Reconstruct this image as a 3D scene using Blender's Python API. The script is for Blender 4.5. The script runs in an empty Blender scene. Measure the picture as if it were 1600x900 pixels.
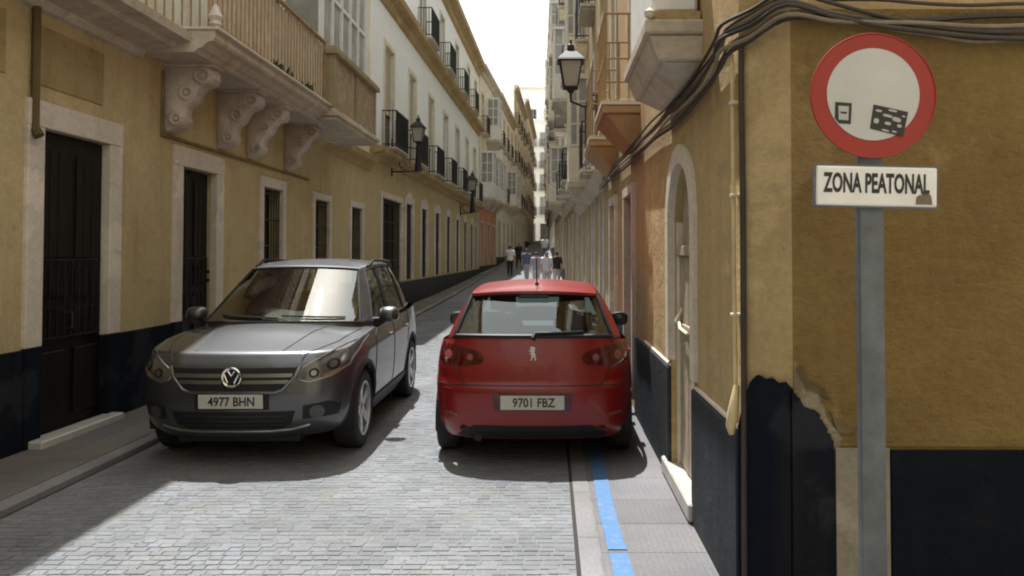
import bpy, bmesh, math, random
from mathutils import Vector, Matrix, noise
from mathutils.bvhtree import BVHTree
from mathutils.geometry import delaunay_2d_cdt

R = random.Random(7)
sc = bpy.context.scene
COL = sc.collection

# ------------------------------------------------------------------ camera
cam_d = bpy.data.cameras.new("camera")
cam = bpy.data.objects.new("camera", cam_d)
COL.objects.link(cam)
cam.location = (0, 0, 1.75)
cam.rotation_euler = (math.radians(91.5), 0, 0)
cam_d.sensor_width = 36
cam_d.lens = 27.7
cam_d.shift_x = -0.0375        # the photograph is an off-centre crop
cam_d.shift_y = -0.0525
cam_d.clip_start = 0.05
cam_d.clip_end = 2000
sc.camera = cam

# ------------------------------------------------------------------ light
SUNV = Vector((-0.135, 0.38, 1.0)).normalized()
EL = math.asin(SUNV.z)
AZ = math.atan2(SUNV.x, SUNV.y)
w = bpy.data.worlds.new("World")
sc.world = w
w.use_nodes = True
nt = w.node_tree
nt.nodes.clear()
out = nt.nodes.new("ShaderNodeOutputWorld")
bg = nt.nodes.new("ShaderNodeBackground")
sky = nt.nodes.new("ShaderNodeTexSky")
sky.sky_type = 'NISHITA'
sky.sun_disc = False
sky.sun_elevation = EL
sky.sun_rotation = AZ
sky.air_density = 1.0
sky.dust_density = 6.0
sky.ozone_density = 1.0
hazy = nt.nodes.new("ShaderNodeMixRGB")          # thin bright summer haze over the blue
hazy.inputs[0].default_value = 0.7
hazy.inputs[2].default_value = (10.0, 10.1, 9.9, 1)
nt.links.new(sky.outputs[0], hazy.inputs[1])
nt.links.new(hazy.outputs[0], bg.inputs[0])
bg.inputs[1].default_value = 0.10
nt.links.new(bg.outputs[0], out.inputs[0])

sun_d = bpy.data.lights.new("sun", 'SUN')
sun_d.energy = 4.9
sun_d.angle = math.radians(0.53)
sun_d.color = (1.0, 0.982, 0.965)
sun = bpy.data.objects.new("sun", sun_d)
COL.objects.link(sun)
sun.location = (-5, 14, 40)
sun.rotation_euler = (-SUNV).to_track_quat('-Z', 'Y').to_euler()

sc.view_settings.view_transform = 'Standard'
sc.view_settings.look = 'None'
sc.view_settings.exposure = 0.75
sc.view_settings.gamma = 1.0
sc.render.engine = 'CYCLES'
sc.cycles.use_denoising = True
sc.cycles.max_bounces = 8
sc.cycles.transparent_max_bounces = 12
sc.cycles.filter_width = 2.0
sc.cycles.caustics_reflective = False
sc.cycles.caustics_refractive = False

# ------------------------------------------------------------------ materials
def nodes_of(m):
    m.use_nodes = True
    t = m.node_tree
    return t, t.nodes["Principled BSDF"], t.links

def simple(name, col, rough=0.6, metal=0.0, spec=0.5, coat=0.0, var=0.0, vscale=8.0, bump=0.0, bscale=60.0):
    m = bpy.data.materials.new(name)
    t, b, L = nodes_of(m)
    b.inputs["Base Color"].default_value = (*col, 1)
    b.inputs["Roughness"].default_value = rough
    b.inputs["Metallic"].default_value = metal
    b.inputs["Specular IOR Level"].default_value = spec
    b.inputs["Coat Weight"].default_value = coat
    b.inputs["Specular IOR Level"].default_value = spec
    b.inputs["Coat Roughness"].default_value = 0.04
    if var or bump:
        g = t.nodes.new("ShaderNodeNewGeometry")
    if var:
        n = t.nodes.new("ShaderNodeTexNoise")
        n.inputs["Scale"].default_value = vscale
        n.inputs["Detail"].default_value = 6
        n.inputs["Roughness"].default_value = 0.65
        L.new(g.outputs["Position"], n.inputs["Vector"])
        mr = t.nodes.new("ShaderNodeMapRange")
        mr.inputs[1].default_value = 0.3
        mr.inputs[2].default_value = 0.7
        mr.inputs[3].default_value = 1 - var
        mr.inputs[4].default_value = 1 + var
        L.new(n.outputs[0], mr.inputs[0])
        mul = t.nodes.new("ShaderNodeVectorMath")
        mul.operation = 'SCALE'
        mul.inputs[0].default_value = col
        L.new(mr.outputs[0], mul.inputs[3])
        L.new(mul.outputs[0], b.inputs["Base Color"])
    if bump:
        n2 = t.nodes.new("ShaderNodeTexNoise")
        n2.inputs["Scale"].default_value = bscale
        n2.inputs["Detail"].default_value = 5
        L.new(g.outputs["Position"], n2.inputs["Vector"])
        bp = t.nodes.new("ShaderNodeBump")
        bp.inputs["Strength"].default_value = bump
        bp.inputs["Distance"].default_value = 0.01
        L.new(n2.outputs[0], bp.inputs["Height"])
        L.new(bp.outputs[0], b.inputs["Normal"])
    return m

def plaster(name, col, col2, dirt, dirt_amt=0.5, rough=0.9, bump=0.35, big=0.55, patchy=1.0, spec=0.2):
    """Old painted render: two tones in clouds, rain streaks of dirt, fine trowel relief."""
    m = bpy.data.materials.new(name)
    t, b, L = nodes_of(m)
    N = t.nodes.new
    g = N("ShaderNodeNewGeometry")
    def noise_n(scale, detail=6, rgh=0.6, vec=None, mapping=None):
        n = N("ShaderNodeTexNoise")
        n.inputs["Scale"].default_value = scale
        n.inputs["Detail"].default_value = detail
        n.inputs["Roughness"].default_value = rgh
        if mapping:
            mp = N("ShaderNodeMapping")
            mp.inputs["Scale"].default_value = mapping
            L.new(g.outputs["Position"], mp.inputs["Vector"])
            L.new(mp.outputs[0], n.inputs["Vector"])
        else:
            L.new(g.outputs["Position"], n.inputs["Vector"])
        return n
    def ramp(src, a, bb, lo=0.0, hi=1.0):
        r = N("ShaderNodeMapRange")
        r.inputs[1].default_value = a
        r.inputs[2].default_value = bb
        r.inputs[3].default_value = lo
        r.inputs[4].default_value = hi
        L.new(src, r.inputs[0])
        return r.outputs[0]
    def mix(f, c1, c2, mode='MIX'):
        x = N("ShaderNodeMixRGB")
        x.blend_type = mode
        for s, v in ((x.inputs[0], f), (x.inputs[1], c1), (x.inputs[2], c2)):
            if isinstance(v, (int, float)):
                s.default_value = v
            elif isinstance(v, tuple):
                s.default_value = (*v, 1)
            else:
                L.new(v, s)
        return x.outputs[0]
    c = mix(ramp(noise_n(big, 8, 0.65).outputs[0], 0.38, 0.62), col, col2)
    streak = noise_n(1.0, 6, 0.6, mapping=(5.0, 5.0, 0.45))
    c = mix(ramp(streak.outputs[0], 0.5, 0.78, 0, dirt_amt), c, dirt)
    blot = noise_n(3.2, 8, 0.72)
    c = mix(ramp(blot.outputs[0], 0.54, 0.74, 0, dirt_amt * 0.9), c, dirt)
    old = noise_n(1.15, 9, 0.62)
    pale = tuple(min(0.9, v * 1.28 + 0.03) for v in col)
    c = mix(ramp(old.outputs[0], 0.57, 0.61, 0, 0.45 * patchy), c, pale)      # old repairs with an edge
    rub = noise_n(0.9, 9, 0.7, mapping=(1.0, 1.0, 2.6))
    c = mix(ramp(rub.outputs[0], 0.55, 0.66, 0, 0.55 * patchy), c, tuple(v * 0.62 for v in col))
    fine = noise_n(26, 5, 0.7)
    f = ramp(fine.outputs[0], 0.3, 0.7, 0.88, 1.1)
    cc = N("ShaderNodeVectorMath")
    cc.operation = 'SCALE'
    L.new(c, cc.inputs[0])
    L.new(f, cc.inputs[3])
    L.new(cc.outputs[0], b.inputs["Base Color"])
    b.inputs["Roughness"].default_value = rough
    b.inputs["Specular IOR Level"].default_value = spec
    add = N("ShaderNodeMath")
    add.operation = 'ADD'
    n1 = noise_n(7, 6, 0.65, mapping=(1, 1, 1.8))
    L.new(n1.outputs[0], add.inputs[0])
    sc2 = N("ShaderNodeMath")
    sc2.operation = 'MULTIPLY'
    sc2.inputs[1].default_value = 0.35
    n2 = noise_n(70, 4, 0.6)
    L.new(n2.outputs[0], sc2.inputs[0])
    L.new(sc2.outputs[0], add.inputs[1])
    bp = N("ShaderNodeBump")
    bp.inputs["Strength"].default_value = bump
    bp.inputs["Distance"].default_value = 0.02
    L.new(add.outputs[0], bp.inputs["Height"])
    L.new(bp.outputs[0], b.inputs["Normal"])
    return m

def stone_pieces(name, col, var=0.2, rough=0.85, tint=(0.02, 0.0, -0.02)):
    """Granite whose tone differs from piece to piece."""
    m = bpy.data.materials.new(name)
    t, b, L = nodes_of(m)
    N = t.nodes.new
    g = N("ShaderNodeNewGeometry")
    oi = N("ShaderNodeObjectInfo")
    a = N("ShaderNodeMath"); a.operation = 'ADD'
    L.new(g.outputs["Random Per Island"], a.inputs[0])
    L.new(oi.outputs["Random"], a.inputs[1])
    fr = N("ShaderNodeMath"); fr.operation = 'FRACT'
    L.new(a.outputs[0], fr.inputs[0])
    n = N("ShaderNodeTexNoise")
    n.inputs["Scale"].default_value = 45
    n.inputs["Detail"].default_value = 5
    n.inputs["Roughness"].default_value = 0.75
    L.new(g.outputs["Position"], n.inputs["Vector"])
    n3 = N("ShaderNodeTexNoise")
    n3.inputs["Scale"].default_value = 0.9
    n3.inputs["Detail"].default_value = 6
    L.new(g.outputs["Position"], n3.inputs["Vector"])
    def rng(src, lo, hi, x0=0.0, x1=1.0):
        r = N("ShaderNodeMapRange")
        r.inputs[1].default_value = x0; r.inputs[2].default_value = x1
        r.inputs[3].default_value = lo; r.inputs[4].default_value = hi
        L.new(src, r.inputs[0])
        return r.outputs[0]
    f1 = rng(fr.outputs[0], 1 - var, 1 + var)
    f2 = rng(n.outputs[0], 0.78, 1.2, 0.3, 0.7)
    f3 = rng(n3.outputs[0], 0.80, 1.14, 0.35, 0.65)
    m1 = N("ShaderNodeMath"); m1.operation = 'MULTIPLY'
    L.new(f1, m1.inputs[0]); L.new(f2, m1.inputs[1])
    m2 = N("ShaderNodeMath"); m2.operation = 'MULTIPLY'
    L.new(m1.outputs[0], m2.inputs[0]); L.new(f3, m2.inputs[1])
    mx = N("ShaderNodeMixRGB")
    c2 = tuple(max(0, c + d) for c, d in zip(col, tint))
    mx.inputs[1].default_value = (*col, 1)
    mx.inputs[2].default_value = (*c2, 1)
    mm = N("ShaderNodeMath"); mm.operation = 'MULTIPLY'; mm.inputs[1].default_value = 7.31
    L.new(fr.outputs[0], mm.inputs[0])
    f4 = N("ShaderNodeMath"); f4.operation = 'FRACT'
    L.new(mm.outputs[0], f4.inputs[0])
    L.new(f4.outputs[0], mx.inputs[0])
    n5 = N("ShaderNodeTexNoise"); n5.inputs["Scale"].default_value = 2.3; n5.inputs["Detail"].default_value = 7; n5.inputs["Roughness"].default_value = 0.7
    L.new(g.outputs["Position"], n5.inputs["Vector"])
    wm = N("ShaderNodeMixRGB"); wm.blend_type = 'MULTIPLY'
    wm.inputs[2].default_value = (1.04, 1.0, 0.90, 1)
    L.new(rng(n5.outputs[0], 0.0, 1.0, 0.52, 0.68), wm.inputs[0]); L.new(mx.outputs[0], wm.inputs[1])
    s = N("ShaderNodeVectorMath"); s.operation = 'SCALE'
    L.new(wm.outputs[0], s.inputs[0]); L.new(m2.outputs[0], s.inputs[3])
    L.new(s.outputs[0], b.inputs["Base Color"])
    b.inputs["Roughness"].default_value = rough
    b.inputs["Specular IOR Level"].default_value = 0.3
    bp = N("ShaderNodeBump")
    bp.inputs["Strength"].default_value = 0.5
    bp.inputs["Distance"].default_value = 0.008
    L.new(n.outputs[0], bp.inputs["Height"])
    L.new(bp.outputs[0], b.inputs["Normal"])
    return m

def ribbed(m):
    t = m.node_tree; b = t.nodes["Principled BSDF"]; L = t.links
    old = next(n for n in t.nodes if n.type == 'BUMP')
    g = t.nodes.new("ShaderNodeNewGeometry")
    wv = t.nodes.new("ShaderNodeTexWave"); wv.bands_direction = 'X'
    wv.inputs["Scale"].default_value = 9.0; wv.inputs["Distortion"].default_value = 1.2
    wv.inputs["Detail"].default_value = 3; wv.inputs["Detail Scale"].default_value = 6
    L.new(g.outputs["Position"], wv.inputs["Vector"])
    b2 = t.nodes.new("ShaderNodeBump"); b2.inputs["Strength"].default_value = 0.35; b2.inputs["Distance"].default_value = 0.006
    L.new(wv.outputs["Fac"], b2.inputs["Height"]); L.new(old.outputs[0], b2.inputs["Normal"])
    L.new(b2.outputs[0], b.inputs["Normal"])
    return m

def glass_mat(name, tint, gloss=0.06, opacity=0.12):
    m = bpy.data.materials.new(name)
    m.use_nodes = True
    t = m.node_tree
    t.nodes.clear()
    N = t.nodes.new
    o = N("ShaderNodeOutputMaterial")
    tr = N("ShaderNodeBsdfTransparent"); tr.inputs[0].default_value = (*tint, 1)
    gl = N("ShaderNodeBsdfGlossy"); gl.inputs["Roughness"].default_value = 0.02
    gl.inputs[0].default_value = (0.95, 1, 0.98, 1)
    lw = N("ShaderNodeFresnel"); lw.inputs[0].default_value = 1.5
    ad = N("ShaderNodeMath"); ad.operation = 'ADD'; ad.inputs[1].default_value = gloss
    t.links.new(lw.outputs[0], ad.inputs[0])
    mx = N("ShaderNodeMixShader")
    t.links.new(ad.outputs[0], mx.inputs[0])
    t.links.new(tr.outputs[0], mx.inputs[1])
    t.links.new(gl.outputs[0], mx.inputs[2])
    t.links.new(mx.outputs[0], o.inputs[0])
    return m

def car_paint(name, col, metal=0.0, rough=0.35, coat=0.7, spec=0.5):
    m = bpy.data.materials.new(name)
    t, b, L = nodes_of(m)
    b.inputs["Base Color"].default_value = (*col, 1)
    b.inputs["Metallic"].default_value = metal
    b.inputs["Roughness"].default_value = rough
    b.inputs["Coat Weight"].default_value = coat
    b.inputs["Coat Roughness"].default_value = 0.05
    g = t.nodes.new("ShaderNodeNewGeometry")
    n = t.nodes.new("ShaderNodeTexNoise")
    n.inputs["Scale"].default_value = 5
    n.inputs["Detail"].default_value = 7
    L.new(g.outputs["Position"], n.inputs["Vector"])
    r = t.nodes.new("ShaderNodeMapRange")
    r.inputs[1].default_value = 0.35; r.inputs[2].default_value = 0.7
    r.inputs[3].default_value = 0.03; r.inputs[4].default_value = 0.14
    L.new(n.outputs[0], r.inputs[0])
    L.new(r.outputs[0], b.inputs["Coat Roughness"])       # dusty film, unevenly
    return m

M = {}
M['yellow'] = plaster("yellow_plaster", (0.53, 0.435, 0.245), (0.48, 0.38, 0.20), (0.24, 0.185, 0.10), 0.4, patchy=0.4)
M['yellow_dark'] = plaster("grimy_yellow_plaster", (0.39, 0.305, 0.15), (0.33, 0.26, 0.125), (0.14, 0.105, 0.06), 0.6)
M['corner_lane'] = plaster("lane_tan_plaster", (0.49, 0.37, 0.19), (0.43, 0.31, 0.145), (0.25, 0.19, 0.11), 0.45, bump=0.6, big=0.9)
M['corner_side'] = plaster("shaded_side_plaster", (0.222, 0.153, 0.057), (0.18, 0.118, 0.042), (0.105, 0.07, 0.03), 0.5, bump=1.1, big=0.9)  # same corner plaster, base colour darkened for the shaded side wall
M['corner_up'] = plaster("upper_orange_plaster", (0.46, 0.335, 0.18), (0.41, 0.285, 0.14), (0.30, 0.22, 0.12), 0.4)
M['orange'] = plaster("orange_plaster", (0.44, 0.325, 0.175), (0.40, 0.29, 0.15), (0.27, 0.18, 0.09), 0.45)
M['salmon'] = plaster("sunlit_salmon_plaster", (0.60, 0.30, 0.17), (0.54, 0.27, 0.15), (0.36, 0.22, 0.13), 0.35)  # base colour raised to stand in for sunlight on the wall
M['white'] = plaster("whitewash", (0.88, 0.89, 0.85), (0.84, 0.85, 0.81), (0.64, 0.63, 0.57), 0.2, patchy=0.3)
M['cream'] = plaster("cream_plaster", (0.76, 0.71, 0.57), (0.70, 0.65, 0.51), (0.42, 0.37, 0.26), 0.35)
M['tan'] = plaster("tan_plaster", (0.46, 0.36, 0.21), (0.40, 0.30, 0.17), (0.24, 0.19, 0.12), 0.5)
M['olive'] = plaster("olive_plaster", (0.38, 0.30, 0.15), (0.32, 0.24, 0.11), (0.19, 0.14, 0.08), 0.5)
M['pale'] = plaster("pale_grey_plaster", (0.76, 0.73, 0.63), (0.70, 0.67, 0.57), (0.36, 0.36, 0.32), 0.35)
M['moulding'] = plaster("ochre_moulding", (0.46, 0.34, 0.17), (0.38, 0.27, 0.13), (0.20, 0.155, 0.09), 0.6)
M['slabstone'] = plaster("weathered_stone", (0.57, 0.51, 0.41), (0.49, 0.43, 0.34), (0.22, 0.18, 0.13), 0.55)
M['pinkstone'] = plaster("pinkish_stone", (0.60, 0.54, 0.48), (0.52, 0.46, 0.40), (0.25, 0.20, 0.16), 0.5)
M['surround'] = plaster("white_stone_surround", (0.66, 0.60, 0.51), (0.60, 0.54, 0.45), (0.38, 0.33, 0.26), 0.35)
M['plinth'] = plaster("blue_black_plinth_paint", (0.005, 0.008, 0.014), (0.007, 0.010, 0.017), (0.026, 0.022, 0.017), 0.6, rough=0.8, spec=0.08)
M['plinth_grey'] = plaster("slate_plinth_paint", (0.026, 0.031, 0.038), (0.036, 0.041, 0.048), (0.07, 0.07, 0.07), 0.45, rough=0.7, spec=0.15)
M['bare'] = plaster("bare_stone", (0.30, 0.27, 0.22), (0.24, 0.21, 0.165), (0.10, 0.085, 0.065), 0.7)
M['exposed'] = plaster("exposed_render", (0.30, 0.25, 0.17), (0.19, 0.15, 0.095), (0.09, 0.07, 0.045), 0.8, bump=1.0)
M['stain'] = plaster('stained_brown_moulding', (0.15, 0.11, 0.055), (0.11, 0.08, 0.04), (0.07, 0.055, 0.03), 0.5)
M['old_paint'] = plaster('worn_olive_paint', (0.40, 0.325, 0.20), (0.33, 0.265, 0.155), (0.16, 0.125, 0.07), 0.6)
M['string'] = plaster('shadow_brown_string', (0.24, 0.18, 0.095), (0.20, 0.145, 0.075), (0.10, 0.075, 0.04), 0.5)  # the moulding's shadow lines are put into its brown colour
M['badge'] = simple('worn_badge', (0.42, 0.41, 0.36), 0.4, 0.5)
M['gap'] = simple('dirt_filled_joint', (0.03, 0.028, 0.025), 0.95)
M['iron'] = simple("black_iron", (0.014, 0.015, 0.015), 0.55, 0.15, var=0.3)
M['rust_iron'] = simple("ochre_painted_iron", (0.36, 0.24, 0.12), 0.7, var=0.3)
M['cream_paint'] = simple("cream_gloss_paint", (0.66, 0.60, 0.46), 0.55, var=0.15, vscale=4)
M['white_paint'] = simple("white_joinery_paint", (0.72, 0.72, 0.69), 0.5, var=0.1)
M['grey_paint'] = simple("grey_joinery_paint", (0.38, 0.40, 0.40), 0.5, var=0.15)
M['green_grey'] = simple("cream_grey_paint", (0.66, 0.63, 0.54), 0.5, var=0.15)
M['wood_dark'] = simple("dark_wood", (0.009, 0.007, 0.006), 0.5, spec=0.2, var=0.35, vscale=6, bump=0.2, bscale=30)
M['wood_grey'] = simple("weathered_wood", (0.36, 0.30, 0.215), 0.75, var=0.25, vscale=9, bump=0.3, bscale=40)
M['wood_tan'] = simple("varnished_panel_wood", (0.34, 0.26, 0.155), 0.6, var=0.35, vscale=7)
M['pane'] = simple("window_pane", (0.018, 0.022, 0.024), 0.06, spec=0.6)
M['pane_pale'] = simple("curtained_pane", (0.30, 0.30, 0.28), 0.12, spec=0.6, var=0.25, vscale=3)
M['cloth'] = simple("sun_bleached_reed_screen", (0.60, 0.54, 0.41), 0.9, var=0.25, vscale=5)
M['marble'] = simple("marble_step", (0.46, 0.44, 0.40), 0.4, var=0.15, vscale=5)
M['cable'] = simple("cable_rubber", (0.040, 0.030, 0.022), 0.6, var=0.3)
M['cable_grey'] = simple("grey_cable", (0.20, 0.16, 0.11), 0.6, var=0.3)
M['pipe_cream'] = simple("painted_conduit", (0.56, 0.46, 0.25), 0.6, var=0.2)
M['galv'] = simple("galvanised_steel", (0.125, 0.14, 0.15), 0.55, 0.5, var=0.25, vscale=9)
M['sign_red'] = simple("sign_red", (0.30, 0.016, 0.007), 0.42, var=0.12, vscale=4)
M['sign_white'] = simple("sign_white", (0.50, 0.50, 0.475), 0.4, var=0.07, vscale=5)
M['plate_white'] = simple("street_plate_white", (0.78, 0.77, 0.74), 0.4, var=0.08, vscale=7)
M['black'] = simple("black_print", (0.012, 0.012, 0.014), 0.45)
M['sticker'] = simple("sticker_print", (0.42, 0.42, 0.40), 0.5)
M['sticker_brown'] = simple("torn_sticker", (0.16, 0.12, 0.09), 0.7, var=0.4, vscale=60)
M['lamp_glass'] = simple("frosted_lamp_glass", (0.36, 0.35, 0.30), 0.25, spec=0.5)
M['rubber'] = simple("tyre_rubber", (0.018, 0.018, 0.018), 0.8, var=0.2, vscale=20)
M['black_plastic'] = simple("black_plastic", (0.012, 0.012, 0.013), 0.55, spec=0.3)
M['alloy'] = simple("alloy_rim", (0.50, 0.51, 0.52), 0.3, 0.85, var=0.1)
M['headlamp'] = simple('headlamp_housing', (0.13, 0.125, 0.115), 0.15, 0.4)
M['alloy_dull'] = simple('dull_lamp', (0.05, 0.05, 0.05), 0.2)
M['chrome'] = simple("chrome", (0.75, 0.76, 0.77), 0.12, 1.0)
M['grey_paint_car'] = car_paint("grey_metallic_paint", (0.092, 0.097, 0.102), 0.78, 0.42)
M['red_paint_car'] = car_paint("red_car_paint", (0.20, 0.0045, 0.003), 0.0, 0.36, 0.22, 0.15)
M['seat'] = simple("seat_fabric", (0.035, 0.036, 0.04), 0.9)
M['seat_blue'] = simple("blue_grey_seat_fabric", (0.09, 0.11, 0.13), 0.9)
M['plate'] = simple("number_plate_white", (0.44, 0.44, 0.38), 0.4, var=0.06)
M['plate_blue'] = simple("number_plate_blue", (0.02, 0.06, 0.35), 0.4)
M['red_lens'] = simple("red_lens", (0.07, 0.004, 0.004), 0.08, spec=0.6)
M['red_lens_light'] = simple("pale_red_lens", (0.24, 0.07, 0.06), 0.1, spec=0.7)
M['amber'] = simple("amber_lens", (0.25, 0.15, 0.08), 0.1)
M['reflector'] = simple("lamp_reflector", (0.24, 0.245, 0.24), 0.3, 0.9)
M['lamp_lens'] = glass_mat("lamp_lens", (0.9, 0.92, 0.92), 0.03)
M['glass'] = glass_mat("car_glass", (0.84, 0.93, 0.90), 0.09)
M['rear_glass'] = glass_mat('rear_window_glass', (0.74, 0.90, 0.86), 0.12)
M['screen_glass'] = glass_mat("windscreen_glass", (0.78, 0.88, 0.84), 0.17)
M['paper'] = simple("white_paper", (0.8, 0.8, 0.78), 0.7)
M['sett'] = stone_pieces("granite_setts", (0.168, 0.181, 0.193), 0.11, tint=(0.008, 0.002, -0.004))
M['slab'] = stone_pieces("granite_slabs", (0.205, 0.206, 0.212), 0.12, tint=(0.015, 0.0, -0.01))
M['slab_rib'] = ribbed(stone_pieces('tooled_granite_slabs', (0.150, 0.152, 0.158), 0.08, tint=(0.006, 0.0, -0.004)))
M['slab_dark'] = stone_pieces("worn_pavement_slabs", (0.135, 0.135, 0.13), 0.14)
M['joint'] = simple("sandy_joint", (0.165, 0.172, 0.178), 0.95, var=0.3, vscale=6, bump=0.3)
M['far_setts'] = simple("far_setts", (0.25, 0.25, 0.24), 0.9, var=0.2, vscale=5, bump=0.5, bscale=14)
M['earth'] = simple("ground_fill", (0.22, 0.21, 0.19), 0.95, var=0.2, vscale=2)
M['skin'] = simple("skin", (0.48, 0.29, 0.20), 0.55)
M['hair_dark'] = simple("dark_hair", (0.02, 0.015, 0.012), 0.6)
M['shirt_white'] = simple("white_cotton", (0.78, 0.78, 0.78), 0.9)
M['shirt_dark'] = simple("dark_cotton", (0.03, 0.03, 0.04), 0.9)
M['shirt_blue'] = simple("blue_grey_cotton", (0.14, 0.17, 0.26), 0.9)
M['shirt_lilac'] = simple("lilac_cotton", (0.42, 0.40, 0.48), 0.9)
M['trouser_pale'] = simple("pale_trousers", (0.62, 0.60, 0.58), 0.9)
M['trouser_dark'] = simple("dark_trousers", (0.025, 0.022, 0.025), 0.9)
M['shirt_red'] = simple("brick_red_cotton", (0.28, 0.06, 0.035), 0.9)

def blue_paint():
    m = bpy.data.materials.new("worn_blue_road_paint")
    t, b, L = nodes_of(m)
    N = t.nodes.new
    g = N("ShaderNodeNewGeometry")
    n = N("ShaderNodeTexNoise"); n.inputs["Scale"].default_value = 16; n.inputs["Detail"].default_value = 8
    n.inputs["Roughness"].default_value = 0.75
    L.new(g.outputs["Position"], n.inputs["Vector"])
    r = N("ShaderNodeMapRange"); r.inputs[1].default_value = 0.50; r.inputs[2].default_value = 0.68
    L.new(n.outputs[0], r.inputs[0])
    mx = N("ShaderNodeMixRGB")
    mx.inputs[1].default_value = (0.055, 0.155, 0.33, 1)
    mx.inputs[2].default_value = (0.17, 0.20, 0.23, 1)
    L.new(r.outputs[0], mx.inputs[0]); L.new(mx.outputs[0], b.inputs["Base Color"])
    b.inputs["Roughness"].default_value = 0.7
    return m
M['blue_line'] = blue_paint()

# ------------------------------------------------------------------ mesh helpers
def g(y):
    """Street level: flat by the corner, climbing gently away."""
    if y < 10: return 0.0
    if y < 60: return 0.0005 * (y - 10) ** 2
    return 1.25 + 0.05 * min(y - 60, 45)

class MB:
    def __init__(self):
        self.v, self.f, self.mi = [], [], []
    def add(self, vs, fs, mi=0):
        o = len(self.v)
        self.v += [tuple(p) for p in vs]
        for f in fs:
            self.f.append(tuple(i + o for i in f)); self.mi.append(mi)
        return self
    def quad(self, a, b, c, d, mi=0):
        return self.add([a, b, c, d], [(0, 1, 2, 3)], mi)
    def hexa(self, p, mi=0):
        return self.add(p, [(0, 3, 2, 1), (4, 5, 6, 7), (0, 1, 5, 4), (1, 2, 6, 5), (2, 3, 7, 6), (3, 0, 4, 7)], mi)
    def box(self, x0, x1, y0, y1, z0, z1, mi=0):
        return self.hexa([(x0, y0, z0), (x1, y0, z0), (x1, y1, z0), (x0, y1, z0),
                          (x0, y0, z1), (x1, y0, z1), (x1, y1, z1), (x0, y1, z1)], mi)
    def tube(self, path, r, n=8, caps=True, mi=0):
        path = [Vector(p) for p in path]
        rr = r if isinstance(r, (list, tuple)) else [r] * len(path)
        rings = []
        up = Vector((0, 0, 1))
        prev = None
        for i, p in enumerate(path):
            a = path[max(0, i - 1)]; b = path[min(len(path) - 1, i + 1)]
            t = (b - a)
            t = t.normalized() if t.length > 1e-9 else Vector((0, 0, 1))
            if prev is None:
                s = t.cross(up)
                if s.length < 0.05: s = t.cross(Vector((1, 0, 0)))
            else:
                s = prev - t * prev.dot(t)
                if s.length < 1e-6: s = t.cross(up)
            s.normalize(); prev = s
            q = t.cross(s)
            rings.append([p + (s * math.cos(2 * math.pi * k / n) + q * math.sin(2 * math.pi * k / n)) * rr[i] for k in range(n)])
        vs = [p for ring in rings for p in ring]
        fs = []
        for i in range(len(rings) - 1):
            for k in range(n):
                k2 = (k + 1) % n
                fs.append((i * n + k, i * n + k2, (i + 1) * n + k2, (i + 1) * n + k))
        if caps:
            fs.append(tuple(range(n - 1, -1, -1)))
            fs.append(tuple((len(rings) - 1) * n + k for k in range(n)))
        return self.add(vs, fs, mi)
    def lathe(self, prof, c=(0, 0, 0), n=24, axis='z', mi=0, cap=False):
        vs, fs = [], []
        for (r, h) in prof:
            for k in range(n):
                a = 2 * math.pi * k / n
                x, y = r * math.cos(a), r * math.sin(a)
                p = (x, y, h) if axis == 'z' else ((h, x, y) if axis == 'x' else (x, h, y))
                vs.append((p[0] + c[0], p[1] + c[1], p[2] + c[2]))
        for i in range(len(prof) - 1):
            for k in range(n):
                k2 = (k + 1) % n
                fs.append((i * n + k, i * n + k2, (i + 1) * n + k2, (i + 1) * n + k))
        if cap:
            fs.append(tuple(range(n))); fs.append(tuple((len(prof) - 1) * n + k for k in range(n)))
        return self.add(vs, fs, mi)
    def prism(self, poly, ext, mi=0):
        """poly: 3D points in order; ext: extrusion vector."""
        n = len(poly); e = Vector(ext)
        vs = [Vector(p) for p in poly] + [Vector(p) + e for p in poly]
        fs = [tuple(range(n - 1, -1, -1)), tuple(range(n, 2 * n))]
        for i in range(n):
            j = (i + 1) % n
            fs.append((i, j, j + n, i + n))
        return self.add(vs, fs, mi)
    def build(self, name, mats, parent=None, smooth=False, bevel=0.0, origin=None, seg=1, angle=35):
        if not isinstance(mats, (list, tuple)): mats = [mats]
        if origin is None:
            origin = world_loc(parent) if parent else Vector((0, 0, 0))
        o0 = Vector(origin)
        me = bpy.data.meshes.new(name)
        me.from_pydata([tuple(Vector(p) - o0) for p in self.v], [], self.f)
        for m in mats: me.materials.append(m)
        me.polygons.foreach_set("material_index", self.mi)
        bm = bmesh.new(); bm.from_mesh(me)
        bmesh.ops.recalc_face_normals(bm, faces=bm.faces)
        if bevel > 0:
            es = [e for e in bm.edges if len(e.link_faces) == 2 and e.calc_face_angle(0) > 0.5]
            bmesh.ops.bevel(bm, geom=es, offset=bevel, segments=seg, profile=0.5, affect='EDGES', clamp_overlap=True)
        for f in bm.faces: f.smooth = smooth
        if smooth:
            lim = math.radians(angle)
            for e in bm.edges:
                if len(e.link_faces) == 2 and e.calc_face_angle(0) > lim: e.smooth = False
        bm.to_mesh(me); bm.free()
        o = bpy.data.objects.new(name, me)
        COL.objects.link(o)
        if parent: o.parent = parent
        else: o.location = o0
        return o

def world_loc(o):
    p = Vector((0, 0, 0))
    while o is not None:
        p += o.location
        o = o.parent
    return p

def tag(o, label=None, cat=None, group=None, kind=None):
    if label: o["label"] = label
    if cat: o["category"] = cat
    if group: o["group"] = group
    if kind: o["kind"] = kind
    return o

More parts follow.
